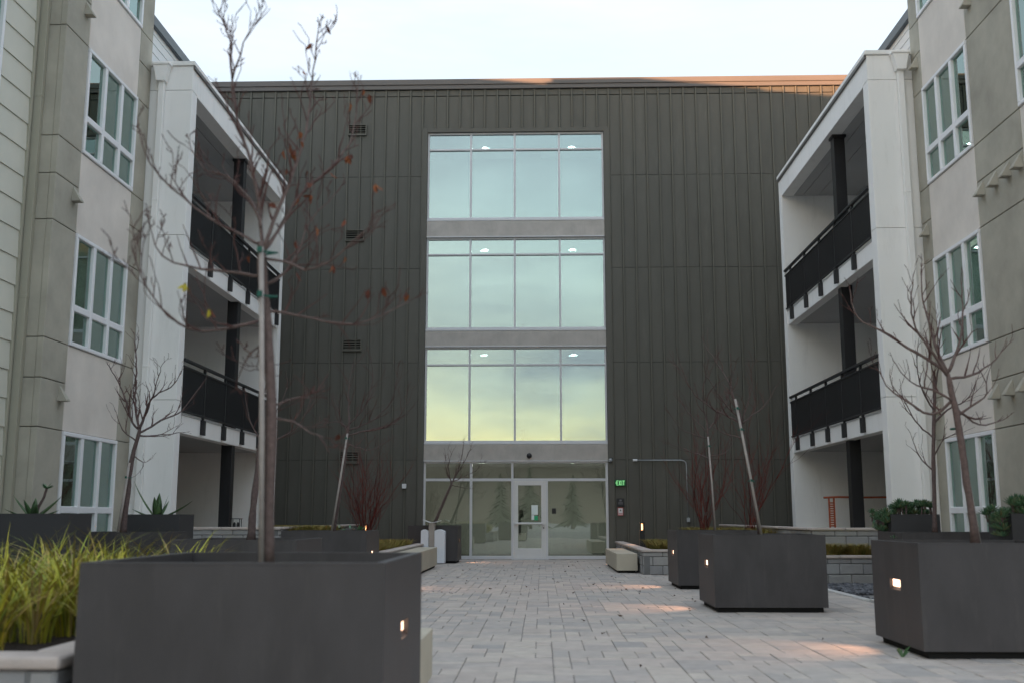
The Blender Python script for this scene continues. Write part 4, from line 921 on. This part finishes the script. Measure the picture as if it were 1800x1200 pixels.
# ------------------------------------------------------------------ bare trees
TREES = {
 'main': [
   [(-1.444, 5.65, 0.895), (-1.448, 5.65, 1.316), (-1.456, 5.65, 1.773), (-1.486, 5.65, 2.085), (-1.509, 5.65, 2.275), (-1.534, 5.65, 2.499), (-1.546, 5.65, 2.644)] ,
   [(-1.536, 5.65, 2.563), (-1.592, 5.735, 2.916), (-1.693, 5.821, 3.233), (-1.796, 5.906, 3.493), (-1.861, 5.992, 3.799), (-1.907, 6.077, 4.041), (-2.022, 6.163, 4.292)] ,
   [(-1.749, 5.65, 3.596), (-1.684, 5.617, 3.804), (-1.617, 5.585, 3.914)] ,
   [(-1.534, 5.65, 2.596), (-1.397, 5.773, 3.128), (-1.368, 5.896, 3.432), (-1.373, 6.019, 3.805), (-1.374, 6.143, 4.141)] ,
   [(-1.525, 5.65, 2.596), (-1.445, 5.752, 2.786), (-1.362, 5.853, 3.001), (-1.189, 5.955, 3.224), (-1.127, 6.056, 3.419), (-1.119, 6.158, 3.77)] ,
   [(-1.548, 5.65, 2.628), (-1.616, 5.604, 2.658), (-1.814, 5.558, 2.757), (-2.017, 5.511, 2.915), (-2.127, 5.465, 3.046), (-2.171, 5.419, 3.192)] ,
   [(-1.526, 5.65, 2.451), (-1.74, 5.697, 2.485), (-1.981, 5.743, 2.531), (-2.147, 5.79, 2.603), (-2.25, 5.837, 2.8)] ,
   [(-1.504, 5.65, 2.211), (-1.744, 5.585, 2.138), (-1.877, 5.519, 2.133), (-1.958, 5.454, 2.186), (-2.031, 5.388, 2.277), (-2.082, 5.323, 2.385), (-2.051, 5.257, 2.529)] ,
   [(-1.496, 5.65, 2.249), (-1.411, 5.687, 2.25), (-1.196, 5.724, 2.208), (-1.029, 5.761, 2.198), (-0.893, 5.798, 2.252), (-0.739, 5.834, 2.34)] ,
   [(-1.52, 5.65, 2.547), (-1.395, 5.584, 2.514), (-1.269, 5.519, 2.45), (-1.119, 5.453, 2.48), (-0.973, 5.387, 2.586), (-0.83, 5.322, 2.69)] ,
   [(-1.508, 5.65, 2.402), (-1.428, 5.725, 2.483), (-1.355, 5.799, 2.666), (-1.327, 5.874, 2.82), (-1.199, 5.949, 3.013)] ,
   [(-1.437, 5.65, 1.669), (-1.329, 5.629, 1.648), (-1.231, 5.608, 1.585), (-1.15, 5.587, 1.559)] ,
   [(-1.445, 5.65, 1.736), (-1.379, 5.691, 1.772), (-1.264, 5.732, 1.788)] ,
   [(-1.496, 5.65, 2.085), (-1.587, 5.672, 2.026), (-1.65, 5.693, 1.904)] ,
   [(-1.549, 5.65, 2.726), (-1.635, 5.716, 2.91), (-1.791, 5.781, 3.067), (-1.946, 5.847, 3.124), (-2.059, 5.912, 3.287)] ,
 ],
 'rnear': [
   [(3.86, 9.7, 0.91), (3.84, 9.7, 1.24), (3.82, 9.7, 1.44), (3.8, 9.7, 1.79), (3.77, 9.7, 2.1), (3.74, 9.7, 2.26), (3.72, 9.7, 2.44)] ,
   [(3.72, 9.7, 2.43), (3.58, 9.76, 2.57), (3.35, 9.82, 2.74), (3.17, 9.88, 2.88), (3.0, 9.94, 3.01), (2.96, 10.0, 3.29)] ,
   [(3.72, 9.7, 2.44), (3.66, 9.74, 2.63), (3.62, 9.77, 2.84), (3.58, 9.81, 3.11), (3.59, 9.84, 3.39)] ,
   [(3.73, 9.7, 2.46), (3.89, 9.81, 2.75), (3.98, 9.92, 3.04), (4.03, 10.03, 3.38)] ,
   [(3.73, 9.7, 2.39), (3.98, 9.79, 2.44), (4.19, 9.89, 2.55), (4.36, 9.98, 2.71)] ,
   [(3.71, 9.7, 2.42), (3.57, 9.63, 2.62), (3.4, 9.55, 2.83), (3.35, 9.48, 3.03), (3.35, 9.4, 3.26)] ,
   [(3.76, 9.7, 2.21), (3.58, 9.76, 2.07), (3.35, 9.81, 2.21), (3.21, 9.87, 2.35), (3.18, 9.93, 2.54)] ,
   [(3.78, 9.7, 2.05), (3.95, 9.66, 2.17), (4.03, 9.63, 2.25), (3.99, 9.59, 2.4)] ,
   [(3.77, 9.7, 2.13), (4.01, 9.8, 1.98), (4.27, 9.9, 2.03)] ,
   [(3.75, 9.7, 2.18), (3.61, 9.66, 2.26), (3.35, 9.63, 2.36), (3.22, 9.59, 2.51)] ,
 ],
 'rback': [
   [(5.79, 16.0, 0.93), (5.82, 16.0, 1.55), (5.84, 16.0, 2.05), (5.88, 16.0, 2.56), (5.92, 16.0, 2.99), (5.93, 16.0, 3.33)] ,
   [(5.86, 16.0, 2.31), (5.65, 16.11, 2.57), (5.54, 16.21, 2.88), (5.52, 16.32, 3.12)] ,
   [(5.87, 16.0, 2.52), (6.15, 16.15, 2.75), (6.51, 16.29, 2.93), (6.77, 16.44, 3.3)] ,
   [(5.89, 16.0, 2.73), (5.66, 15.81, 3.05), (5.55, 15.62, 3.37), (5.52, 15.42, 3.68)] ,
   [(5.85, 16.0, 2.05), (6.0, 15.95, 2.3), (6.24, 15.9, 2.38)] ,
   [(5.92, 16.0, 2.99), (5.95, 15.86, 3.4), (5.91, 15.72, 3.72), (5.89, 15.58, 3.96)] ,
   [(5.84, 16.0, 1.8), (5.66, 16.09, 2.06), (5.58, 16.17, 2.4)] ,
 ],
 'p2': [
   [(2.81, 13.95, 0.93), (2.73, 13.95, 1.5), (2.68, 13.95, 1.94), (2.62, 13.95, 2.35), (2.58, 13.95, 2.65)] ,
   [(2.63, 13.95, 2.37), (2.5, 14.1, 2.93), (2.36, 14.26, 3.24), (2.24, 14.41, 3.5)] ,
   [(2.62, 13.95, 2.38), (2.26, 13.75, 2.79), (2.11, 13.55, 2.97)] ,
   [(2.62, 13.95, 2.35), (2.16, 13.77, 2.59), (1.9, 13.58, 2.82), (1.77, 13.4, 3.09)] ,
   [(2.63, 13.95, 2.38), (2.75, 13.86, 2.77), (2.73, 13.78, 3.0)] ,
   [(2.63, 13.95, 2.35), (2.95, 13.88, 2.62), (3.06, 13.82, 2.82)] ,
   [(2.61, 13.95, 2.52), (2.49, 13.88, 2.75), (2.53, 13.8, 3.04)] ,
   [(2.65, 13.95, 2.16), (2.37, 13.9, 2.23), (2.11, 13.85, 2.41)] ,
 ],
 'p3': [
   [(2.92, 18.2, 0.91), (2.89, 18.2, 1.51), (2.87, 18.2, 2.09), (2.85, 18.2, 2.57), (2.84, 18.2, 2.81)] ,
   [(2.87, 18.2, 2.12), (2.7, 18.36, 2.22), (2.23, 18.52, 2.4)] ,
   [(2.86, 18.2, 2.18), (3.14, 18.24, 2.23), (3.3, 18.28, 2.43)] ,
   [(2.84, 18.2, 2.57), (2.59, 18.3, 2.87), (2.41, 18.41, 3.18)] ,
   [(2.84, 18.2, 2.72), (2.75, 18.0, 3.14), (2.78, 17.79, 3.55)] ,
   [(2.85, 18.2, 2.62), (3.14, 18.38, 2.98), (3.28, 18.56, 3.3)] ,
   [(2.85, 18.2, 2.47), (2.41, 18.1, 2.61), (2.21, 18.0, 2.85)] ,
 ],
 'lfar': [
   [(-3.42, 17.6, 0.88), (-3.36, 17.6, 1.32), (-3.28, 17.6, 1.97), (-3.23, 17.6, 2.49), (-3.21, 17.6, 2.82)] ,
   [(-3.22, 17.6, 2.54), (-3.37, 17.66, 2.78), (-3.49, 17.73, 3.12)] ,
   [(-3.21, 17.6, 2.77), (-3.27, 17.78, 3.23), (-3.24, 17.96, 3.74)] ,
   [(-3.21, 17.6, 2.68), (-2.95, 17.49, 2.95), (-2.8, 17.38, 3.37), (-2.83, 17.28, 3.74)] ,
   [(-3.21, 17.6, 2.58), (-2.75, 17.48, 2.76), (-2.46, 17.36, 3.08), (-2.37, 17.24, 3.44)] ,
   [(-3.21, 17.6, 2.49), (-2.88, 17.69, 2.59), (-2.51, 17.77, 2.69), (-2.23, 17.86, 3.13)] ,
   [(-3.24, 17.6, 2.35), (-2.88, 17.78, 2.26), (-2.63, 17.97, 2.42)] ,
   [(-3.23, 17.6, 2.63), (-3.42, 17.52, 2.72), (-3.69, 17.44, 2.67)] ,
 ],
 'lmid': [
   [(-3.18, 11.7, 0.89), (-3.17, 11.7, 1.26), (-3.14, 11.7, 1.63), (-3.12, 11.7, 1.94), (-3.08, 11.7, 2.17)] ,
   [(-3.11, 11.7, 1.98), (-3.23, 11.65, 2.19), (-3.28, 11.6, 2.44)] ,
   [(-3.09, 11.7, 2.13), (-2.92, 11.66, 2.35), (-2.82, 11.61, 2.57)] ,
   [(-3.09, 11.7, 2.17), (-3.08, 11.59, 2.44), (-3.01, 11.49, 2.68)] ,
   [(-3.12, 11.7, 1.91), (-2.83, 11.6, 2.03), (-2.62, 11.5, 2.18), (-2.51, 11.4, 2.42)] ,
 ],
 'lback': [
   [(-6.21, 15.8, 0.9), (-6.18, 15.8, 1.47), (-6.15, 15.8, 1.97), (-6.09, 15.8, 2.27), (-6.05, 15.8, 2.47)] ,
   [(-6.06, 15.8, 2.45), (-6.23, 15.95, 2.57), (-6.43, 16.11, 2.95), (-6.64, 16.26, 3.28), (-6.86, 16.42, 3.53)] ,
   [(-6.05, 15.8, 2.47), (-5.83, 15.63, 2.9), (-5.49, 15.46, 3.05), (-5.28, 15.29, 3.28)] ,
   [(-6.07, 15.8, 2.47), (-6.23, 16.02, 2.85), (-6.33, 16.23, 3.57), (-6.47, 16.45, 3.99)] ,
   [(-6.06, 15.8, 2.4), (-5.73, 15.96, 2.63), (-5.53, 16.11, 2.76), (-5.31, 16.27, 3.17)] ,
   [(-6.05, 15.8, 2.47), (-5.89, 15.69, 2.78), (-5.75, 15.57, 3.15), (-5.64, 15.46, 3.39)] ,
   [(-6.09, 15.8, 2.27), (-6.28, 15.71, 2.44), (-6.35, 15.62, 2.69)] ,
   [(-6.12, 15.8, 2.06), (-5.98, 15.82, 1.96), (-6.0, 15.84, 1.87)] ,
   [(-6.06, 15.8, 2.36), (-5.83, 15.9, 2.37), (-5.5, 16.01, 2.42)] ,
 ],
 'lwall': [
   [(-2.76, 27.6, 0.98), (-2.6, 27.6, 1.37), (-2.43, 27.6, 1.78), (-2.3, 27.6, 2.07)] ,
   [(-2.31, 27.6, 2.04), (-2.1, 27.72, 2.59), (-2.03, 27.85, 3.12)] ,
   [(-2.3, 27.6, 2.07), (-1.91, 27.47, 2.72), (-1.8, 27.34, 2.98)] ,
   [(-2.34, 27.6, 2.0), (-2.4, 27.44, 2.5), (-2.26, 27.28, 2.86)] ,
   [(-2.32, 27.6, 2.03), (-2.48, 27.48, 2.43), (-2.47, 27.36, 2.75)] ,
   [(-2.3, 27.6, 2.06), (-1.8, 27.69, 2.29), (-1.51, 27.79, 2.52)] ,
   [(-2.32, 27.6, 1.97), (-2.08, 27.47, 1.92), (-1.8, 27.34, 1.87)] ,
 ],
}
MAIN_LEAVES= [(-1.064, 5.5, 3.447), (-0.893, 5.62, 3.264), (-0.845, 5.74, 3.186), (-0.915, 5.53, 3.041), (-0.957, 5.65, 3.049), (-1.003, 5.77, 3.056), (-1.064, 5.56, 2.883), (-1.305, 5.68, 2.946), (-1.346, 5.8, 2.883), (-1.155, 5.59, 3.146), (-1.222, 5.71, 3.41), (-1.129, 5.5, 3.049), (-1.217, 5.62, 3.097), (-1.183, 5.74, 3.081), (-1.212, 5.53, 3.011), (-1.205, 5.65, 3.018), (-1.324, 5.77, 2.924), (-1.315, 5.56, 3.268), (-1.348, 5.68, 3.264), (-1.086, 5.8, 3.323), (-1.033, 5.59, 3.211), (-1.138, 5.71, 2.478), (-1.117, 5.5, 2.398), (-1.102, 5.62, 2.489), (-2.157, 5.74, 2.524), (-1.317, 5.53, 2.422), (-1.283, 5.65, 2.946), (-1.144, 5.77, 3.22), (-0.905, 5.56, 3.084), (-1.438, 5.68, 3.064), (-1.2, 5.8, 2.916), (-0.961, 5.59, 3.226), (-1.645, 5.71, 2.416), (-1.562, 5.5, 2.338)]
MAIN_YELLOW= [(-1.898, 5.4, 2.426), (-1.907, 5.4, 2.479), (-1.819, 5.4, 2.487), (-1.886, 5.4, 2.435), (-1.524, 5.4, 2.301)]
# [-1.52  5.6   2.63] [-1.51  5.6   2.34] [-1.53  5.6   2.58]

def resample(pts, r, step, jit):
    P = [Vector(p) for p in pts]; out = [P[0]]
    for i in range(len(P)-1):
        p0 = P[max(i-1,0)]; p1 = P[i]; p2 = P[i+1]; p3 = P[min(i+2,len(P)-1)]
        n = max(2, int((p2-p1).length/step))
        for k in range(1, n+1):
            t = k/n; t2 = t*t; t3 = t2*t
            v = .5*((2*p1)+(-p0+p2)*t+(2*p0-5*p1+4*p2-p3)*t2+(-p0+3*p1-3*p2+p3)*t3)
            if k < n: v += Vector((r.uniform(-jit,jit), r.uniform(-jit,jit), r.uniform(-jit,jit)))
            out.append(v)
    return out
def twig(mb, p, d, L_, rad, r, depth, up, nodes):
    n = max(3, int(L_/.06)); pts = [p.copy()]; d = d.normalized(); st = L_/n
    for i in range(n):
        d = (d + Vector((r.gauss(0,.16), r.gauss(0,.16), r.gauss(0,.12)+up*.10))).normalized(); pts.append(pts[-1]+d*st)
    rads = [max(.0023, 1.15*rad*(1-.75*i/n))*(1+(.35 if (i % 2 and r.random() < .6) else 0)) for i in range(n+1)]; rads[-1] *= .8
    mb.tube(pts, rads, 4 if rad < .006 else 5, cap=False)
    nodes.append(pts[-1])
    if depth > 0:
        for i in range(1, n+1):
            if r.random() < (.62 if depth > 1 else .5):
                side = d.cross(Vector((r.gauss(0,1), r.gauss(0,1), r.gauss(0,1)))).normalized()
                dd = (pts[i]-pts[i-1]).normalized()*.8 + side*r.uniform(.5,1) + Vector((0,0,up*.35))
                twig(mb, pts[i], dd, L_*r.uniform(.25,.62), rads[i]*.62, r, depth-1, up, nodes)
    elif r.random() < .8:                      # buds
        for i in range(1, n):
            if r.random() < .45:
                side = d.cross(Vector((r.gauss(0,1), r.gauss(0,1), r.gauss(0,1)))).normalized()
                mb.tube([pts[i], pts[i]+side*.012+Vector((0,0,.008))], [rad*.9, rad*.5], 4)
def tree(label, key, r_tr, r_top, limb_r, tw_len, tw_gap, seed, bark, twm, leaves=0, depth=2, up=.9, jit=.006, smax=8, group='bare staked trees in planters'):
    data = TREES[key]; r = random.Random(seed); base = Vector(data[0][0])
    o = root('bare_tree', tuple(base), label, 'tree', group)
    q = MB(); t = resample(data[0], r, .12, jit*.5); n = len(t)
    rr = [(r_tr+(r_top-r_tr)*i/n)*(1+.10*r.uniform(-1,1)+(.25 if i == 0 else 0)) for i in range(n)]; rr[-1] *= .7
    q.tube(t, rr, 12); build(q, 'trunk', M[bark], o, smooth=True)
    q = MB(); tw = MB(); nodes = []
    for lim in data[1:]:
        p = resample(lim, r, .07, jit); n = len(p); Lt = sum((p[i+1]-p[i]).length for i in range(n-1)); lr = limb_r*min(1.25, .55+Lt*.45/ (1.2))
        rads = [max(.0022, lr*(1-.8*i/n))*(1+.15*r.uniform(-1,1)) for i in range(n)]
        q.tube(p, rads, smax)
        acc = 0; tot = 0
        for i in range(1, n-1):
            l = (p[i]-p[i-1]).length; acc += l; tot += l
            if acc > tw_gap*r.uniform(.6,1.4) and tot > .10*Lt:
                acc = 0; dd = (p[i+1]-p[i-1]).normalized(); side = dd.cross(Vector((r.gauss(0,1), r.gauss(0,1), r.gauss(0,.6)))).normalized()
                twig(tw, p[i], dd*.7+side*r.uniform(.5,.95)+Vector((0,0,up*.6)), tw_len*r.uniform(.4,1.1)*(1-.35*tot/Lt), rads[i]*.62, r, depth-1, up, nodes)
        twig(tw, p[-1], (p[-1]-p[-2]), tw_len*.3, rads[-1], r, depth-1, up*.6, nodes)
    build(q, 'limbs', M[bark], o, smooth=True, kind='stuff'); build(tw, 'twigs', M[twm], o, fix=False, smooth=True, kind='stuff')
    return o, nodes
def leaf_mesh(name, m, s):
    q = MB(); q.v = [(0,0,0),(.35*s,-.28*s,.05*s),(.75*s,-.2*s,-.08*s),(1*s,0,-.25*s),(.7*s,.24*s,-.05*s),(.3*s,.26*s,.08*s),(.5*s,0,-.10*s)]
    q.f = [(0,1,6),(1,2,6),(2,3,6),(3,4,6),(4,5,6),(5,0,6)]; me = q.mesh(name, fix=False); me.materials.append(m); return me
def stake(label, p0, p1, rad, ties, tr_off):
    o = root('tree_stake', p0, label, 'tree stake', 'wooden stakes beside the bare trees')
    q = MB(); a, b = Vector(p0), Vector(p1); q.tube([a, a.lerp(b,.5)+Vector((.004,0,0)), b], [rad, rad*.98, rad*.93], 12); build(q, 'pole', M['stake'], o, smooth=True)
    for t in ties:
        c = a.lerp(b, t); q = MB(); cx, cy = c.x+tr_off[0]*.5, c.y+tr_off[1]*.5; pts = []
        rx = abs(tr_off[0])*.5+rad+.012
        for k in range(13):
            g_ = 2*math.pi*k/12; pts.append((cx+rx*math.cos(g_), cy+(rad+.012)*math.sin(g_), c.z+.004*math.sin(g_*2)))
        q.tube(pts, [.006]*13, 5, cap=False); q.box(c.x-.012, c.x+.012, c.y-rad-.03, c.y-rad-.01, c.z-.01, c.z+.02); build(q, 'tie', M['tie'], o)
mt, nodes = tree('large bare tree with a few rusty leaves in the big left foreground planter', 'main', .031, .026, .0105, .32, .045, 12, 'bark_main', 'twig', depth=3)
lm = leaf_mesh('dry_leaf', M['dry_leaf'], .055); ly = leaf_mesh('dry_leaf', M['yellow_leaf'], .05); r = random.Random(3)
def near(p): return tuple(min(nodes, key=lambda n_: (n_-Vector(p)).length) + Vector((0, 0, -.004)))
for p in [near(p) for p in MAIN_LEAVES] + [tuple(n_) for n_ in r.sample([n_ for n_ in nodes if n_.x > -1.6 and n_.x < -.75], 18)]:
    s = r.uniform(.6, 1.15); inst('dry_leaf', lm, p, mt, scale=(s, s, s), rot=(r.uniform(0,6), r.uniform(.4,2.0), r.uniform(0,6)))
for p in [near(p) for p in MAIN_YELLOW]: inst('dry_leaf', ly, p, mt, scale=(1,1,1), rot=(r.uniform(0,6), r.uniform(.4,2.0), r.uniform(0,6)))
stake('pale round stake tied to the largest tree with green ties', (-1.462, 5.60, .84), (-1.53, 5.60, 2.60), .0145, [.985, .845], (.055, .05))
tree('bare tree with a crooked brown trunk in the nearest right planter', 'rnear', .034, .024, .017, .42, .10, 22, 'bark_main', 'twig', depth=2)
stake('pale stake leaning behind the tree in the nearest right planter', (3.935, 9.78, .84), (3.80, 9.78, 2.02), .018, [.93], (-.05, -.05))
tree('slender bare tree below the right apartment window', 'rback', .035, .022, .016, .5, .16, 23, 'bark_dark', 'twig_dark', depth=2)
tree('reddish bare tree leaning left beside a long pale stake on the right', 'p2', .022, .016, .013, .5, .14, 24, 'bark_dark', 'twig_dark', depth=2, jit=.012)
stake('long pale stake leaning to the left in the middle right planter', (2.825, 13.86, .84), (2.54, 13.86, 2.67), .017, [.93, .78, .42], (.02, .06))
tree('thin bare tree on the right nearest the entrance wall', 'p3', .020, .015, .012, .55, .12, 25, 'bark_dark', 'twig_dark', depth=2, jit=.012)
stake('thin pale stake in the right planter closest to the entrance', (2.92, 18.13, .84), (2.84, 18.13, 2.50), .015, [.9], (.02, .06))
tree('dark bare tree with a pale leaning stake in front of the vents', 'lfar', .024, .018, .013, .6, .14, 26, 'bark_dark', 'twig_dark', depth=2, jit=.012)
stake('pale stake leaning right in the left planter before the dark wall', (-3.45, 17.52, .84), (-3.22, 17.52, 2.52), .017, [.95], (.02, .06))
tree('dark trunked bare tree just left of the large tree, in the planter behind', 'lmid', .042, .022, .014, .45, .14, 27, 'bark_dark', 'twig_dark', depth=2)
tree('small many branched bare tree before the left white tower', 'lback', .046, .026, .017, .48, .12, 28, 'bark_dark', 'twig_dark', depth=2, jit=.01)
stake('pale stake beside the small tree before the left tower', (-6.27, 15.72, .84), (-6.15, 15.72, 1.95), .020, [.8], (.03, .05))
tree('small leaning bare tree in the planter beside the entrance glass', 'lwall', .040, .028, .014, .42, .10, 29, 'bark_dark', 'twig_dark', depth=2, jit=.01)
# red stemmed dogwoods
def dogwood(label, x, y, z, n, h, spread, seed, lean=0):
    o = root('red_stemmed_shrub', (x, y, z), label, 'shrub', 'red stemmed shrubs against the dark wall')
    q = MB(); r = random.Random(seed)
    for k in range(n):
        a = r.uniform(0, 6.283); d = Vector((math.cos(a)*spread*r.uniform(.1,1)+lean, math.sin(a)*spread*r.uniform(.1,.7), 1)); L_ = h*r.uniform(.55,1.05); m = 9; p = Vector((x+r.uniform(-.08,.08), y+r.uniform(-.06,.06), z)); pts = [p]; dd = d.normalized()
        for i in range(m): dd = (dd+Vector((r.gauss(0,.17), r.gauss(0,.17), .10))).normalized(); pts.append(pts[-1]+dd*L_/m)
        rad = r.uniform(.006,.011); rads = [rad*(1-.75*i/m) for i in range(m+1)]; q.tube(pts, rads, 5, cap=False)
        for i in range(3, m+1):
            for _ in range(2):
                e = (pts[i]-pts[i-1]).normalized()+Vector((r.gauss(0,.6), r.gauss(0,.6), .25)); e.normalize(); l = L_*r.uniform(.12,.32); p1 = pts[i]+e*l*.5; e = (e+Vector((0,0,.3))).normalized()
                q.tube([pts[i], p1, p1+e*l*.5], [rads[i]*.7, rads[i]*.5, .002], 4, cap=False)
    build(q, 'stems', M['red_stem'], o, fix=False, smooth=True, kind='stuff')
dogwood('red stemmed shrub behind the right planter nearest the entrance', 3.64, 24.2, .75, 20, 2.3, .32, 51, -.02)
dogwood('red stemmed shrub with tall forked stems next to the right white tower', 4.50, 23.4, .75, 16, 2.6, .42, 52, .02)
dogwood('wide red stemmed shrub against the dark wall on the left', -3.95, 24.0, .6, 30, 2.2, .62, 53, .05)
# low leafy bits by the left shrub
o = root('leafy_weed', (-4.2, 20.9, .5), 'small bright green leafy plant beside the left red stemmed shrub', 'plant')
q = MB(); r = random.Random(16)
for k in range(60): fleshy_leaf(q, (-3.75+r.uniform(-.25,.25), 20.9+r.uniform(-.1,.1), .55+r.uniform(0,.4)), r.uniform(0,6.3), r.uniform(.1,1.2), .10, .05, .2)
build(q, 'leaves', M['succulent'], o, kind='stuff', fix=False)

# ------------------------------------------------------------------ conifers far behind the camera (they show only as reflections in the glass)
def conifer(label, x, y, h, seed):
    o = root('conifer', (x, y, 0), label, 'tree'); r = random.Random(seed)
    q = MB(); q.tube([(x,y,0),(x,y,h*.5),(x,y,h)], [.18,.1,.02], 8); build(q, 'trunk', M['bark_dark'], o)
    q = MB(); z = h*.12
    while z < h*.98:
        rad = ((1-z/h)*h*.36+.15)*r.uniform(.75, 1.15)
        for k in range(14):
            a = r.uniform(0,6.3); l = rad*r.uniform(.6,1.1); ca, sa = math.cos(a), math.sin(a); w = l*.12
            q.quad((x,y,z+.1), (x+ca*l*.6-sa*w, y+sa*l*.6+ca*w, z-.12*l), (x+ca*l, y+sa*l, z-.30*l), (x+ca*l*.6+sa*w, y+sa*l*.6-ca*w, z-.12*l))
        z += h*.022
    build(q, 'crown', M['needle'], o, fix=False, kind='stuff')
conifer('conifer beyond the open end of the courtyard, reflected in the left ground floor pane', -3.6, -34, 5.0, 1)
conifer('conifer beyond the courtyard, reflected in the pane left of the door', -1.1, -42, 6.2, 2)
conifer('conifer beyond the courtyard, reflected in the pane right of the door', 3.2, -50, 5.6, 3)
